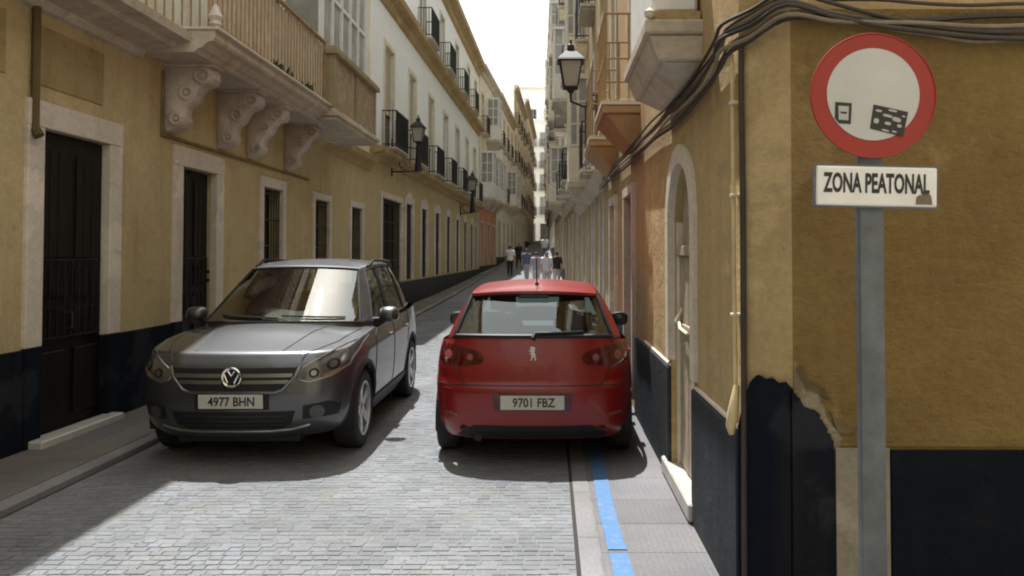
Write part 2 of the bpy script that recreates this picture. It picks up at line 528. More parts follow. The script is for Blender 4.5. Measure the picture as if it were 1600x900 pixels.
def thing(name, loc, label, cat, group=None, rz=0.0):
    o = bpy.data.objects.new(name, None)
    o.empty_display_size = 0.2
    COL.objects.link(o)
    o.location = loc
    o.rotation_euler = (0, 0, rz)
    return tag(o, label, cat, group)

def at(px, py, d):
    """World point at depth d (metres along the street) seen at photo pixel px, py."""
    return Vector(((px - 860) / 1230 * d, d, 1.75 - (py - 398) / 1230 * d))

def text_mesh(txt, size, mat, name, bold=0.0, extrude=0.001):
    cu = bpy.data.curves.new(name, 'FONT')
    cu.body = txt; cu.size = size; cu.align_x = 'CENTER'; cu.align_y = 'CENTER'
    cu.offset = bold; cu.extrude = extrude; cu.resolution_u = 3
    tmp = bpy.data.objects.new("tmp_text", cu)
    COL.objects.link(tmp)
    dg = bpy.context.evaluated_depsgraph_get()
    me = bpy.data.meshes.new_from_object(tmp.evaluated_get(dg))
    bpy.data.objects.remove(tmp); bpy.data.curves.remove(cu)
    me.materials.clear(); me.materials.append(mat)
    me.name = name
    return me

# ================================================================== GROUND AND PAVING
KERB_L, WALL_L, GUT_R, WALL_R = -3.65, -4.6, 0.155, 0.95
ys = [-8, 0, 5, 10] + [10 + 2.5 * k for k in range(1, 25)] + [80, 95, 105, 130, 180, 300]

def sheet(name, x0, x1, y_list, dz, mat, parent=None):
    mb = MB()
    vs = []
    for y in y_list: vs += [(x0, y, g(y) + dz), (x1, y, g(y) + dz)]
    mb.add(vs, [(2 * i, 2 * i + 1, 2 * i + 3, 2 * i + 2) for i in range(len(y_list) - 1)])
    return mb.build(name, mat, parent)

ground = tag(sheet("ground", -60, 60, ys, -0.06, M['earth']), kind="structure")
road = tag(sheet("road", KERB_L - 0.02, GUT_R, ys, -0.0022, M['joint']), kind="structure")

tag(sheet('gutter_joint', GUT_R - 0.011, GUT_R + 0.0155, ys[1:], -0.0015, M['gap'], road), kind='structure')
tag(sheet('gutter_joint', KERB_L - 0.012, KERB_L + 0.012, ys[1:], 0.0005, M['gap'], road), kind='structure')

def sett_verts(x0, x1, y0, y1, z, dz, rnd):
    b = 0.002
    h = 0.02
    t = [rnd.uniform(-0.001, 0.001) for _ in range(4)]
    lo = [(x0, y0, z - h), (x1, y0, z - h), (x1, y1, z - h), (x0, y1, z - h)]
    hi = [(x0 + b, y0 + b, z + dz + t[0]), (x1 - b, y0 + b, z + dz + t[1]), (x1 - b, y1 - b, z + dz + t[2]), (x0 + b, y1 - b, z + dz + t[3])]
    return lo + hi
SETT_F = [(4, 5, 6, 7), (0, 1, 5, 4), (1, 2, 6, 5), (2, 3, 7, 6), (3, 0, 4, 7)]
# twelve shared sett meshes
sett_meshes = []
for k in range(12):
    L = 0.066 + 0.0055 * k
    me = bpy.data.meshes.new("sett")
    me.from_pydata(sett_verts(-L / 2, L / 2, -0.0305, 0.0305, 0, 0.002, R), [], SETT_F)
    me.materials.append(M['sett'])
    sett_meshes.append((L, me))
rest = MB()
placed = []
y = 3.7
row = 0
while y < 27:
    x = KERB_L + 0.01 + R.uniform(0, 0.1)
    sk = math.sin(row * 0.13) * 0.01
    if x > KERB_L + 0.03: x = KERB_L + 0.01
    while x < GUT_R - 0.03:
        L, me = sett_meshes[R.randrange(12)]
        if x + L > GUT_R - 0.04: L = GUT_R - 0.012 - x
        yc = y + sk + R.uniform(-0.006, 0.006)
        placed.append((x, L, yc, R.uniform(-0.0014, 0.0014), me))
        x += L + 0.006
    y += 0.068
    row += 1
def sett_size(s):
    px = 860 + (s[0] + s[1] / 2) * 1230 / s[2]
    vis = 0 <= px <= 1600 and (398 + 1230 * 1.75 / s[2]) < 905
    if -3.6 < s[0] < -1.7 and s[2] > 6.9: vis = False
    if -1.1 < s[0] and s[2] > 6.6: vis = False
    return (0 if vis else 1, s[2])
placed.sort(key=sett_size)
for i, (x, L, yc, dz, me) in enumerate(placed):
    if i < 300 and L > 0.06:
        near = min(sett_meshes, key=lambda q: abs(q[0] - L))
        o = bpy.data.objects.new("sett", near[1])
        COL.objects.link(o); o.parent = road
        o.location = (x + L / 2, yc, g(yc) + dz)
        o.scale = (L / near[0], 1, 1)
        o.rotation_euler = (0, 0, R.uniform(-0.02, 0.02))
    elif L > 0.03:
        rest.add(sett_verts(x, x + L, yc - 0.0305, yc + 0.0305, g(yc), dz, R), SETT_F)
o = rest.build("setts", M['sett'], road); tag(o, kind="stuff")
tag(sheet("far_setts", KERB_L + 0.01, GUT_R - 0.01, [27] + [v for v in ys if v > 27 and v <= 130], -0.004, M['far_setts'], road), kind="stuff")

# ---- right pavement of granite slabs with the blue line
pav_r = tag(sheet("right_pavement", GUT_R, 1.3, ys, -0.005, M['joint']), kind="structure")
def slab_row(x0, x1, y0, y1, name, mat, parent, top=0.0, skew=0.0, bev=0.002):
    mb = MB(); a = 0.0025
    mb.hexa([(x0 + a, y0 + a, g(y0) - 0.04), (x1 - a, y0 + a + skew, g(y0) - 0.04), (x1 - a, y1 - a + skew, g(y1) - 0.04), (x0 + a, y1 - a, g(y1) - 0.04),
             (x0 + a, y0 + a, g(y0) + top), (x1 - a, y0 + a + skew, g(y0) + top), (x1 - a, y1 - a + skew, g(y1) + top), (x0 + a, y1 - a, g(y1) + top)])
    return mb.build(name, mat, parent, bevel=bev)
y = 3.2
while y < 34:
    L = R.uniform(0.75, 1.05)
    slab_row(GUT_R + 0.012, GUT_R + 0.135, y, y + L, "kerb_stone", M['slab'], pav_r, 0.002)
    y += L
yy = [2.9, 3.42, 3.93, 4.30, 4.68]
while yy[-1] < 34: yy.append(yy[-1] + R.uniform(0.48, 0.66))
for y0, y1 in zip(yy, yy[1:]):
    slab_row(GUT_R + 0.14, 0.97, y0, y1, "paving_slab", M['slab_rib'], pav_r, R.uniform(-0.0005, 0.001))
    if y1 < 16 and y0 > 3.3:
        mb = MB()
        def lx(yv): return 0.40 - 0.008 * (yv - 4.7) + 0.008 * math.sin(yv * 2.1)
        n = 6
        gap0 = 0.035 if abs(y0 - 4.68) < 0.01 else 0.0008
        y1e = y1 - (0.02 if abs(y1 - 4.68) < 0.01 else 0.0008)
        vs = []
        for k in range(n + 1):
            t = y0 + gap0 + (y1e - y0 - gap0) * k / n
            e = R.uniform(-0.004, 0.004); e2 = R.uniform(-0.004, 0.004)
            vs += [(lx(t) - 0.055 + e, t, 0.0065), (lx(t) + 0.055 + e2, t, 0.0065)]
        mb.add(vs, [(2 * k, 2 * k + 1, 2 * k + 3, 2 * k + 2) for k in range(n)])
        mb.build("painted_line", M['blue_line'], pav_r)
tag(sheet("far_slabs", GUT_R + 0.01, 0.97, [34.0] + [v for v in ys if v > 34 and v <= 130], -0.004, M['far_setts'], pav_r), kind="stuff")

# ---- left pavement, a low step above the road
pav_l = tag(sheet("left_pavement", -5.2, KERB_L - 0.03, ys, 0.03, M['joint']), kind="structure")
y = 2.0
while y < 44:
    L = R.uniform(0.9, 1.2)
    xs = -0.0163 * 0
    slab_row(KERB_L - 0.15, KERB_L - 0.01, y, y + L, "kerb_stone", M['slab'], pav_l, 0.055, bev=0.012)
    y += L
y = 2.0
while y < 44:
    L = R.uniform(0.55, 0.75)
    slab_row(-4.15, KERB_L - 0.155, y, y + L, "paving_slab", M['slab_dark'], pav_l, 0.052)
    slab_row(-4.62, -4.155, y + 0.2, y + 0.2 + L, "paving_slab", M['slab_dark'], pav_l, 0.050)
    y += L
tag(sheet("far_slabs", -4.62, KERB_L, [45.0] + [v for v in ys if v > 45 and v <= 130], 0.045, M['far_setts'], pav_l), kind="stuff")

# ================================================================== FACADES
class Facade:
    def __init__(self, p0, p1, side, z=0.0):
        self.p0 = Vector((p0[0], p0[1], 0)); self.p1 = Vector((p1[0], p1[1], 0))
        self.d = (self.p1 - self.p0).normalized(); self.L = (self.p1 - self.p0).length
        self.n = Vector((self.d.y, -self.d.x, 0)) if side == 'L' else Vector((-self.d.y, self.d.x, 0))
        self.z = z
    def P(self, u, dep, z):
        return self.p0 + self.d * u + self.n * dep + Vector((0, 0, z + self.z))
    def box(self, mb, u0, u1, d0, d1, z0, z1, mi=0):
        P = self.P
        mb.hexa([P(u0, d0, z0), P(u1, d0, z0), P(u1, d1, z0), P(u0, d1, z0),
                 P(u0, d0, z1), P(u1, d0, z1), P(u1, d1, z1), P(u0, d1, z1)], mi)
    def uy(self, y):
        return (y - self.p0.y) / self.d.y

def wall_part(root, F, z0, z1, openings, mats, depth=0.28, back=8.0, split=None, name="wall"):
    """Front with real openings and reveals, closed behind. mats: (lower, upper) split at z=split."""
    mb = MB()
    us = sorted({0.0, F.L, *[o[0] for o in openings], *[o[1] for o in openings]})
    zs = sorted({z0, z1, *[o[2] for o in openings], *[o[3] for o in openings], *([split] if split else [])})
    P = F.P
    for a, b in zip(us, us[1:]):
        for c, d in zip(zs, zs[1:]):
            mu, mz = (a + b) / 2, (c + d) / 2
            mi = 1 if (split and mz > split) else 0
            if any(o[0] < mu < o[1] and o[2] < mz < o[3] for o in openings): continue
            mb.quad(P(a, 0, c), P(b, 0, c), P(b, 0, d), P(a, 0, d), mi)
    for (a, b, c, d) in openings:
        mi = 1 if (split and (c + d) / 2 > split) else 0
        mb.quad(P(a, 0, c), P(a, -depth, c), P(a, -depth, d), P(a, 0, d), mi)
        mb.quad(P(b, 0, c), P(b, -depth, c), P(b, -depth, d), P(b, 0, d), mi)
        mb.quad(P(a, 0, d), P(b, 0, d), P(b, -depth, d), P(a, -depth, d), mi)
        mb.quad(P(a, 0, c), P(b, 0, c), P(b, -depth, c), P(a, -depth, c), mi)
        mb.quad(P(a, -depth, c), P(b, -depth, c), P(b, -depth, d), P(a, -depth, d), mi)
    mi = 1 if split else 0
    for u in (0, F.L): mb.quad(P(u, 0, z0), P(u, -back, z0), P(u, -back, z1), P(u, 0, z1), mi)
    mb.quad(P(0, -back, z0), P(F.L, -back, z0), P(F.L, -back, z1), P(0, -back, z1), mi)
    mb.quad(P(0, 0, z1), P(F.L, 0, z1), P(F.L, -back, z1), P(0, -back, z1), mi)
    return mb.build(name, mats, root)

def profile_run(root, F, u0, u1, prof, mat, name):
    """A moulding: profile (depth, z) swept along the facade."""
    mb = MB()
    n = len(prof)
    a = [F.P(u0, d, z) for d, z in prof]; b = [F.P(u1, d, z) for d, z in prof]
    mb.add(a + b, [(i, i + 1, n + i + 1, n + i) for i in range(n - 1)] + [tuple(range(n)), tuple(range(2 * n - 1, n - 1, -1))])
    return mb.build(name, mat, root)

def surround(mb, F, u0, u1, z0, z1, w, proud, mi=0, e=-0.05):
    i = 0.005                                   # overlaps the wall's reveal so no faces share a plane
    F.box(mb, u0 - w, u0 + i, e, proud, z0, z1 - i, mi)
    F.box(mb, u1 - i, u1 + w, e, proud, z0, z1 - i, mi)
    F.box(mb, u0 - w, u1 + w, e, proud + 0.002, z1 - i, z1 + w, mi)

def bars(mb, F, u0, u1, z0, z1, dep, step, r, cross=()):
    n = max(2, int((u1 - u0) / step))
    for k in range(n + 1):
        u = u0 + (u1 - u0) * k / n
        mb.tube([F.P(u, dep, z0), F.P(u, dep, z1)], r, 5)
    for z in cross:
        F.box(mb, u0, u1, dep - r * 1.4, dep + r * 1.4, z - r * 1.3, z + r * 1.3)

def window(root, F, u0, u1, z0, z1, fmat=None, fw=0.13, proud=0.03, pane='pane', sash='grey_paint', dep=0.14, rows=3, cols=2, grille=False, sill=False, detail=True, name="window"):
    """A window in a facade opening: surround, sash with panes, optional grille and sill."""
    mb = MB()
    if fmat:
        surround(mb, F, u0, u1, z0, z1, fw, proud)
        w_ = mb.build(name, M[fmat], root, bevel=0.006)
        par = w_
    else:
        par = None
    ms = MB(); t = 0.05
    F.box(ms, u0, u0 + t, -dep - 0.04, -dep, z0, z1); F.box(ms, u1 - t, u1, -dep - 0.04, -dep, z0, z1)
    F.box(ms, u0 + t, u1 - t, -dep - 0.04, -dep - 0.001, z0, z0 + t); F.box(ms, u0 + t, u1 - t, -dep - 0.04, -dep - 0.001, z1 - t, z1)
    for c in range(1, cols):
        u = u0 + (u1 - u0) * c / cols
        F.box(ms, u - 0.03, u + 0.03, -dep - 0.04, -dep + 0.004, z0 + t, z1 - t)
    for r_ in range(1, rows):
        z = z0 + (z1 - z0) * r_ / rows
        for c in range(cols):
            F.box(ms, u0 + (u1 - u0) * c / cols + (0.03 if c else t), u0 + (u1 - u0) * (c + 1) / cols - (0.03 if c < cols - 1 else t), -dep - 0.038, -dep - 0.004, z - 0.015, z + 0.015)
    if par is None:
        par = ms.build(name, M[sash], root)
    else:
        ms.build("sash", M[sash], par)
    if detail:
        for c in range(cols):
            for r_ in range(rows):
                mp = MB()
                F.box(mp, u0 + (u1 - u0) * c / cols + 0.02, u0 + (u1 - u0) * (c + 1) / cols - 0.02, -dep - 0.03, -dep - 0.022, z0 + (z1 - z0) * r_ / rows + 0.01, z0 + (z1 - z0) * (r_ + 1) / rows - 0.01)
                mp.build("pane", M[pane], par)
    else:
        mp = MB(); F.box(mp, u0 + 0.02, u1 - 0.02, -dep - 0.03, -dep - 0.022, z0 + 0.02, z1 - 0.02)
        mp.build("pane", M[pane], par)
    if grille:
        mg = MB()
        bars(mg, F, u0 + 0.03, u1 - 0.03, z0 + 0.01, z1 - 0.02, -0.03, 0.11, 0.009, [z0 + 0.1 + (z1 - z0 - 0.2) * k / 4 for k in range(5)])
        mg.build("grille", M['iron'], par)
    if sill:
        m2 = MB(); F.box(m2, u0 - fw - 0.04, u1 + fw + 0.04, -0.05, proud + 0.05, z0 - 0.08, z0 - 0.001)
        m2.build("sill", M['surround'], par, bevel=0.008)
    return par

def shutter(root, F, u0, u1, z0, z1, mat, dep=0.05, name="shutter", slats=True):
    mb = MB(); t = 0.05
    F.box(mb, u0, u0 + t, -dep - 0.03, -dep, z0, z1); F.box(mb, u1 - t, u1, -dep - 0.03, -dep, z0, z1)
    F.box(mb, u0 + t, u1 - t, -dep - 0.03, -dep - 0.002, z0, z0 + t); F.box(mb, u0 + t, u1 - t, -dep - 0.03, -dep - 0.002, z1 - t, z1)
    s = mb.build(name, mat, root)
    ml = MB(); n = int((z1 - z0 - 2 * t) / 0.07)
    for k in range(n):
        z = z0 + t + (z1 - z0 - 2 * t) * k / n
        P = F.P
        ml.quad(P(u0 + t, -dep - 0.025, z + 0.07), P(u1 - t, -dep - 0.025, z + 0.07), P(u1 - t, -dep - 0.004, z), P(u0 + t, -dep - 0.004, z))
    o = ml.build("louvres", mat, s); tag(o, kind="stuff")
    return s

def balcony(root, F, u0, u1, z, proj, slab_mat, rail_mat='iron', rail_h=1.0, base_h=0.14, rail=True, step=0.12, thick=0.009):
    mb = MB()
    F.box(mb, u0, u1, -0.02, proj, z - base_h * 0.55, z)
    F.box(mb, u0 + 0.05, u1 - 0.05, -0.02, proj - 0.05, z - base_h, z - base_h * 0.55 - 0.001)
    b = mb.build("balcony", M[slab_mat], root, bevel=0.01)
    if rail:
        mr = MB()
        bars(mr, F, u0 + 0.03, u1 - 0.03, z, z + rail_h, proj - 0.04, step, thick, (z + 0.08, z + rail_h))
        for u in (u0 + 0.03, u1 - 0.03):
            nn = max(2, int(proj / step))
            for k in range(nn):
                dd = (proj - 0.04) * k / nn
                mr.tube([F.P(u, dd, z), F.P(u, dd, z + rail_h)], thick, 5)
            for zz in (z + 0.08, z + rail_h):
                F.box(mr, u - thick * 1.3, u + thick * 1.3, 0, proj - 0.05, zz - thick * 1.2, zz + thick * 1.2)
        mr.build("railing", M[rail_mat], b)
    return b

def bay_window(root, F, u0, u1, z0, z1, proj, frame_mat, pane_mat='pane_pale', base_mat='slabstone', rows=3, cols=3, split_pane=True):
    """Glazed wooden enclosed balcony on a stone base with taper underneath."""
    P = F.P
    mb = MB()
    F.box(mb, u0 - 0.04, u1 + 0.04, -0.02, proj + 0.04, z0 - 0.16, z0)
    m = proj * 0.45
    mb.hexa([P(u0 + 0.25, -0.02, z0 - 0.62), P(u1 - 0.25, -0.02, z0 - 0.62), P(u1 - 0.25, m * 0.5, z0 - 0.62), P(u0 + 0.25, m * 0.5, z0 - 0.62),
             P(u0, -0.02, z0 - 0.161), P(u1, -0.02, z0 - 0.161), P(u1, proj, z0 - 0.161), P(u0, proj, z0 - 0.161)])
    b = mb.build("bay_window", M[base_mat], root, bevel=0.01)
    fr = MB(); t = 0.07
    pan = z0 + 0.85
    for u in (u0, u1 - t): F.box(fr, u, u + t, proj - t, proj, z0, z1)
    for u in (u0, u1 - t): F.box(fr, u + 0.003, u + t - 0.003, 0, t, z0, z1)
    F.box(fr, u0 - 0.03, u1 + 0.03, 0, proj + 0.03, z1, z1 + 0.12)
    F.box(fr, u0 + t, u1 - t, proj - 0.05, proj - 0.01, z0, pan)
    for u in (u0, u1 - 0.05): F.box(fr, u + 0.006, u + 0.044, t, proj - t, z0, pan)
    for c in range(1, cols):
        u = u0 + (u1 - u0) * c / cols
        F.box(fr, u - 0.035, u + 0.035, proj - 0.06, proj - 0.002, pan, z1)
    for r_ in range(1, rows):
        z = pan + (z1 - pan) * r_ / rows
        F.box(fr, u0 + t, u1 - t, proj - 0.055, proj - 0.006, z - 0.02, z + 0.02)
    for u in (u0, u1 - t):
        F.box(fr, u + .008, u + t - .008, proj * .48, proj * .48 + .06, pan, z1)
        F.box(fr, u + .006, u + t - .006, t, proj - t, pan - .03, pan + .05)
        for r_ in range(1, rows):
            z = pan + (z1 - pan) * r_ / rows
            F.box(fr, u + .012, u + t - .012, t, proj - t, z - .02, z + .02)
    fr.build("bay_frame", M[frame_mat], b)
    for c in range(cols):
        for r_ in range(rows if split_pane else 1):
            mp = MB(); rr = rows if split_pane else 1
            F.box(mp, u0 + (u1 - u0) * c / cols + 0.03, u0 + (u1 - u0) * (c + 1) / cols - 0.03, proj - 0.04, proj - 0.032, pan + (z1 - pan) * r_ / rr + 0.01, pan + (z1 - pan) * (r_ + 1) / rr - 0.01)
            mp.build("pane", M[pane_mat], b)
    for u in (u0 + 0.02, u1 - 0.03):
        mp = MB(); F.box(mp, u, u + 0.008, t, proj - t, pan, z1); mp.build("pane", M[pane_mat], b)
    return b

# ------------------------------------------------------------------ LEFT 1: yellow building with the stone balcony
A = thing("yellow_building", (-4.6, 8, 0), "weathered yellow building with carved stone balcony and white framed openings, nearest on the left", "building")
FA = Facade((-4.6, -16), (-4.6, 20), 'L')
ua = FA.uy
AH = 9.3
openA = [(ua(7.09), ua(8.16), 0.06, 2.90), (ua(9.78), ua(10.78), 0.06, 2.86), (ua(12.55), ua(13.45), 0.95, 2.85),
         (ua(15.3), ua(16.3), 0.95, 2.85), (ua(18.1), ua(19.15), 0.95, 2.87), (ua(3.9), ua(4.95), 0.06, 2.9)]
upA = [(ua(11.0), ua(11.9), 4.45, 7.1), (ua(12.9), ua(13.8), 4.45, 7.1), (ua(7.0), ua(8.0), 4.45, 7.1)]
wall_part(A, FA, -0.2, AH, openA + upA, [M['yellow'], M['cream']], split=4.25)
for i, (a, b, c, d) in enumerate(openA):
    yc = FA.P((a + b) / 2, 0, 0).y
    if c < 0.5:      # street doors: white jambs stop on the plinth
        mb = MB(); wd = 0.225
        FA.box(mb, a - wd, a + .005, -0.06, 0.04, 0.93, d - .005); FA.box(mb, b - .005, b + wd, -0.06, 0.04, 0.93, d - .005)
        FA.box(mb, a - wd, b + wd, -0.06, 0.043, d - .005, d + 0.235)
        dr = mb.build("door", M['surround'], A, bevel=0.008)
        for (p, q) in ((a - wd + .004, a + .004), (b - .004, b + wd - .004)):
            m2 = MB(); FA.box(m2, p, q, -0.06, 0.038, 0.05, 0.926); m2.build("jamb_base", M['plinth'], dr)
        mid = (a + b) / 2
        sh = 0.135 if i == 0 else (0.09 if i == 1 else 0.1)      # how far forward the leaves hang
        for (p, q) in ((a, mid - 0.004), (mid + 0.004, b)):
            ml = MB(); FA.box(ml, p, q, -0.24 + sh, -0.19 + sh, 0.10, d - 0.02)
            for (z0, z1) in ((0.95, 1.25), (1.35, 1.62), (1.72, 2.72)):
                for k in range(3):
                    FA.box(ml, p + 0.07 + k * (q - p - 0.14) / 3 + 0.008, p + 0.07 + (k + 1) * (q - p - 0.14) / 3 - 0.008, -0.189 + sh, -0.172 + sh, z0, z1)
            FA.box(ml, p + 0.07, q - 0.07, -0.189 + sh, -0.165 + sh, 0.22, 0.85)
            ml.build("door_leaf", M['wood_dark'], dr, bevel=0.006)
        mg = MB()
        for k in range(2):
            z = 0.97 + 0.73 * k
            FA.box(mg, a + 0.06, b - 0.06, -0.160 + sh, -0.150 + sh, z, z + 0.012)
        bars(mg, FA, a + 0.08, b - 0.08, 0.96, 1.70, -0.155 + sh, 0.11, 0.006)
        mg.build("grille", M['iron'], dr)
        mh = MB(); mh.tube([FA.P(mid - 0.05, -0.17 + sh, 1.05), FA.P(mid - 0.05, -0.12 + sh, 1.05), FA.P(mid - 0.05, -0.12 + sh, 1.2), FA.P(mid - 0.05, -0.17 + sh, 1.2)], 0.012, 6)
        mh.build("handle", M['iron'], dr)
        if i == 0:
            ms = MB(); FA.box(ms, a - 0.16, b + 0.1, -0.02, 0.16, 0.03, 0.115)
            ms.build("door_step", M['marble'], A, bevel=0.012)
        if i == 1:
            ml = MB(); FA.box(ml, b - 0.012, b + 0.02, -0.17, -0.06, 1.38, 1.43); FA.box(ml, b - 0.012, b + 0.02, -0.17, -0.06, 1.50, 1.54)
            ml.build("hinge_strap", M['iron'], dr)
    else:
        window(A, FA, a, b, c, d, 'surround', 0.16 if i < 3 else 0.13, 0.04, 'pane', 'wood_dark', 0.2, 4, 2, grille=True)
for (a, b, c, d) in upA:
    wn = window(A, FA, a, b, c, d, 'cream_paint', 0.1, 0.03, 'pane_pale', 'grey_paint', 0.1, 4, 2)
    shutter(A, FA, a - 0.03 + 0.02, (a + b) / 2 - 0.01, c + 0.02, d - 0.02, M['grey_paint'], 0.0)
# plinth between the door jambs
cuts = [0.0]
for (a, b, c, d) in sorted(openA):
    if c < 0.5: cuts += [a - 0.225, b + 0.225]
cuts.append(FA.L)
for k in range(0, len(cuts), 2):
    if cuts[k + 1] - cuts[k] > 0.05:
        mb = MB(); FA.box(mb, cuts[k], cuts[k + 1], -0.02, 0.03, -0.1, 0.92)
        mb.build("plinth", M['plinth'], A, bevel=0.006)
# ledge / wide cornice near the camera, soffit visible
profile_run(A, FA, 0, ua(8.72), [(-.02, 3.93), (0.06, 3.95), (0.10, 4.02), (0.40, 4.06), (0.44, 4.10), (0.58, 4.13), (0.60, 4.22), (-.02, 4.25)], M['slabstone'], "cornice")
# string line under the balcony, stepping down then along
mb = MB()
FA.box(mb, ua(9.25), ua(9.29), -0.01, 0.035, 3.192, 3.93)
FA.box(mb, ua(9.25), ua(14.9), -0.01, 0.036, 3.15, 3.19)
mb.build("string_course", M['string'], A, bevel=0.01)
profile_run(A, FA, ua(14.6), FA.L, [(-.02, 3.86), (0.05, 3.9), (0.08, 4.02), (0.2, 4.08), (0.24, 4.2), (-.02, 4.24)], M['moulding'], "cornice")
# recessed grimy panel above door 1 and beside it
for (y0, y1) in ((6.9, 8.05), (5.2, 6.6)):
    mb = MB(); FA.box(mb, ua(y0), ua(y1), -0.01, 0.012, 3.28, 3.82)
    mb.build("wall_panel", M['yellow_dark'], A, bevel=0.004)
mb = MB(); mb.tube([FA.P(ua(6.95) - 0.02, 0.05, 2.86), FA.P(ua(6.95) - 0.02, 0.05, 3.95)], 0.035, 8)
mb.tube([FA.P(ua(6.95) - 0.02, 0.05, 2.86), FA.P(ua(6.95) - 0.02, 0.09, 2.80)], 0.045, 8)
mb.build("downpipe", M['stain'], A, smooth=True)
# balcony with four carved corbels
bu0, bu1 = ua(8.75), ua(15.2)
mb = MB()
pr = [(-.02, 4.02), (0.62, 4.02), (0.66, 4.06), (0.70, 4.07), (0.76, 4.13), (0.83, 4.15), (0.85, 4.18), (0.85, 4.26), (-.02, 4.27)]
n = len(pr)
a = [FA.P(bu0, d, z) for d, z in pr]; b = [FA.P(bu1, d, z) for d, z in pr]
mb.add(a + b, [(i, i + 1, n + i + 1, n + i) for i in range(n - 1)] + [tuple(range(n)), tuple(range(2 * n - 1, n - 1, -1))])
balc = mb.build("balcony", M['slabstone'], A)
mb = MB(); FA.box(mb, bu0 - 0.03, bu1 + 0.03, 0.84, 0.90, 4.265, 4.30); FA.box(mb, bu0 - 0.03, bu0 + 0.02, 0, 0.838, 4.266, 4.30)
mb.build("slab_edging", M['surround'], balc, bevel=0.006)
for yc in (9.45, 10.95, 12.0, 13.7):
    mb = MB(); u = ua(yc)
    prof = []
    outl = [(0.0, 3.99), (0.52, 3.99), (0.57, 3.93), (0.58, 3.86), (0.54, 3.80), (0.46, 3.78), (0.40, 3.72), (0.34, 3.60), (0.24, 3.52), (0.22, 3.44), (0.24, 3.36), (0.20, 3.29), (0.12, 3.26), (0.05, 3.22), (0.0, 3.22)]
    mb.prism([FA.P(u - 0.12, d, z) for d, z in outl], FA.d * 0.24)
    FA.box(mb, u - 0.15, u + 0.15, 0.0, 0.60, 3.991, 4.03)
    for s in (-1, 1):      # scroll volutes and leaf on the cheeks
        for (d, z, r) in ((0.46, 3.88, 0.085), (0.15, 3.37, 0.065), (0.27, 3.68, 0.07)):
            uu = u + s * 0.12
            c = [FA.P(uu + s * 0.012, d + r * math.cos(t), z + r * math.sin(t)) for t in [k * math.pi / 6 for k in range(13)]]
            mb.tube(c, 0.026, 6, caps=False)
            mb.tube([FA.P(uu - s * 0.01, d, z), FA.P(uu + s * 0.03, d, z)], [r * 0.55, r * 0.35], 8)
    for k in range(5):
        mb.tube([FA.P(u - 0.09 + 0.045 * k, 0.585 - 0.012 * abs(k - 2), 3.95), FA.P(u - 0.09 + 0.045 * k, 0.575, 3.84)], [0.022, 0.012], 6)
    mb.build("corbel", M['pinkstone'], balc, smooth=True, bevel=0.008, angle=50)
# railing: iron frame backed by bleached reed screens
mr = MB(); rail_end = ua(13.2)
bars(mr, FA, bu0 + 0.05, rail_end, 4.29, 5.30, 0.80, 0.13, 0.010, (4.36, 5.30))
FA.box(mr, bu0 + 0.05, rail_end, 0.77, 0.83, 5.31, 5.34)
for k in range(8):
    FA.box(mr, bu0 + 0.03, bu0 + 0.05, 0.05 + 0.1 * k, 0.065 + 0.1 * k, 4.29, 5.30)
mr.build("railing", M['rust_iron'], balc)
u = bu0 + 0.10
k = 0
while u < rail_end - 0.02:
    wd = 0.30
    e = min(u + wd, rail_end)
    ms = MB(); nn = 8
    for q in range(nn):
        a_, b_ = u + (e - u) * q / nn, u + (e - u) * (q + 1) / nn
        ms.tube([FA.P((a_ + b_) / 2, 0.755 + 0.006 * math.sin(q + k), 4.31 + R.uniform(0, .02)), FA.P((a_ + b_) / 2, 0.755, 5.27 + R.uniform(-.03, .02))], (b_ - a_) * 0.5, 5)
    ms.build("reed_screen", M['cloth'], balc)
    u = e + 0.006; k += 1
mo = MB(); c = FA.P(bu0 + 0.03, 0.84, 4.30)
mo.lathe([(0.05, 0.0), (0.075, 0.03), (0.06, 0.07), (0.085, 0.12), (0.05, 0.18), (0.03, 0.24), (0.0, 0.27)], c, 12)
mo.build("corner_finial", M['surround'], balc, smooth=True)
mp = MB()
for (yv, ln) in ((11.0, 0.35), (12.05, 0.25)):
    for k in range(14):
        p = FA.P(ua(yv) + R.uniform(-ln, ln), 0.86 + R.uniform(-.02, .03), 4.31)
        q = p + Vector((R.uniform(-.05, .08), R.uniform(-.08, .08), R.uniform(0.03, 0.13)))
        s = Vector((0.02, 0.03, 0.0))
        mp.add([p - s, p + s, q], [(0, 1, 2)])
tag(mp.build("ledge_weed", simple("weed_leaf", (0.04, 0.06, 0.02), 0.8), balc), kind="stuff")
# enclosed end of the balcony: wooden panelled parapet and glazed box
bx0, bx1 = ua(13.3), ua(16.45)
pj = 0.95
mb = MB()
FA.box(mb, bx0 - 0.02, bx1 + 0.02, -0.02, pj + 0.03, 4.03, 4.10)
FA.box(mb, bx0 - 0.05, bx1 + 0.05, -0.02, pj + 0.07, 4.101, 4.17)
FA.box(mb, bx0, bx1, -0.02, pj, 4.171, 4.25)
bay = mb.build("enclosed_balcony", M['slabstone'], A, bevel=0.012)
mf = MB()
for u in (bx0, bx1 - 0.12, (bx0 + bx1) / 2 - 0.06): FA.box(mf, u, u + 0.12, pj - 0.12, pj - 0.002, 4.251, 5.16)
FA.box(mf, bx0 - 0.06, bx1 + 0.06, 0, pj + 0.06, 5.161, 5.26)
FA.box(mf, bx0 - 0.02, bx1 + 0.02, 0, pj + 0.02, 5.261, 5.31)
for u in (bx0, bx1 - 0.06): FA.box(mf, u + .005, u + 0.05, 0, pj - 0.12, 4.251, 5.16)
mf.build("parapet_frame", M['old_paint'], bay, bevel=0.008)
nb = 18
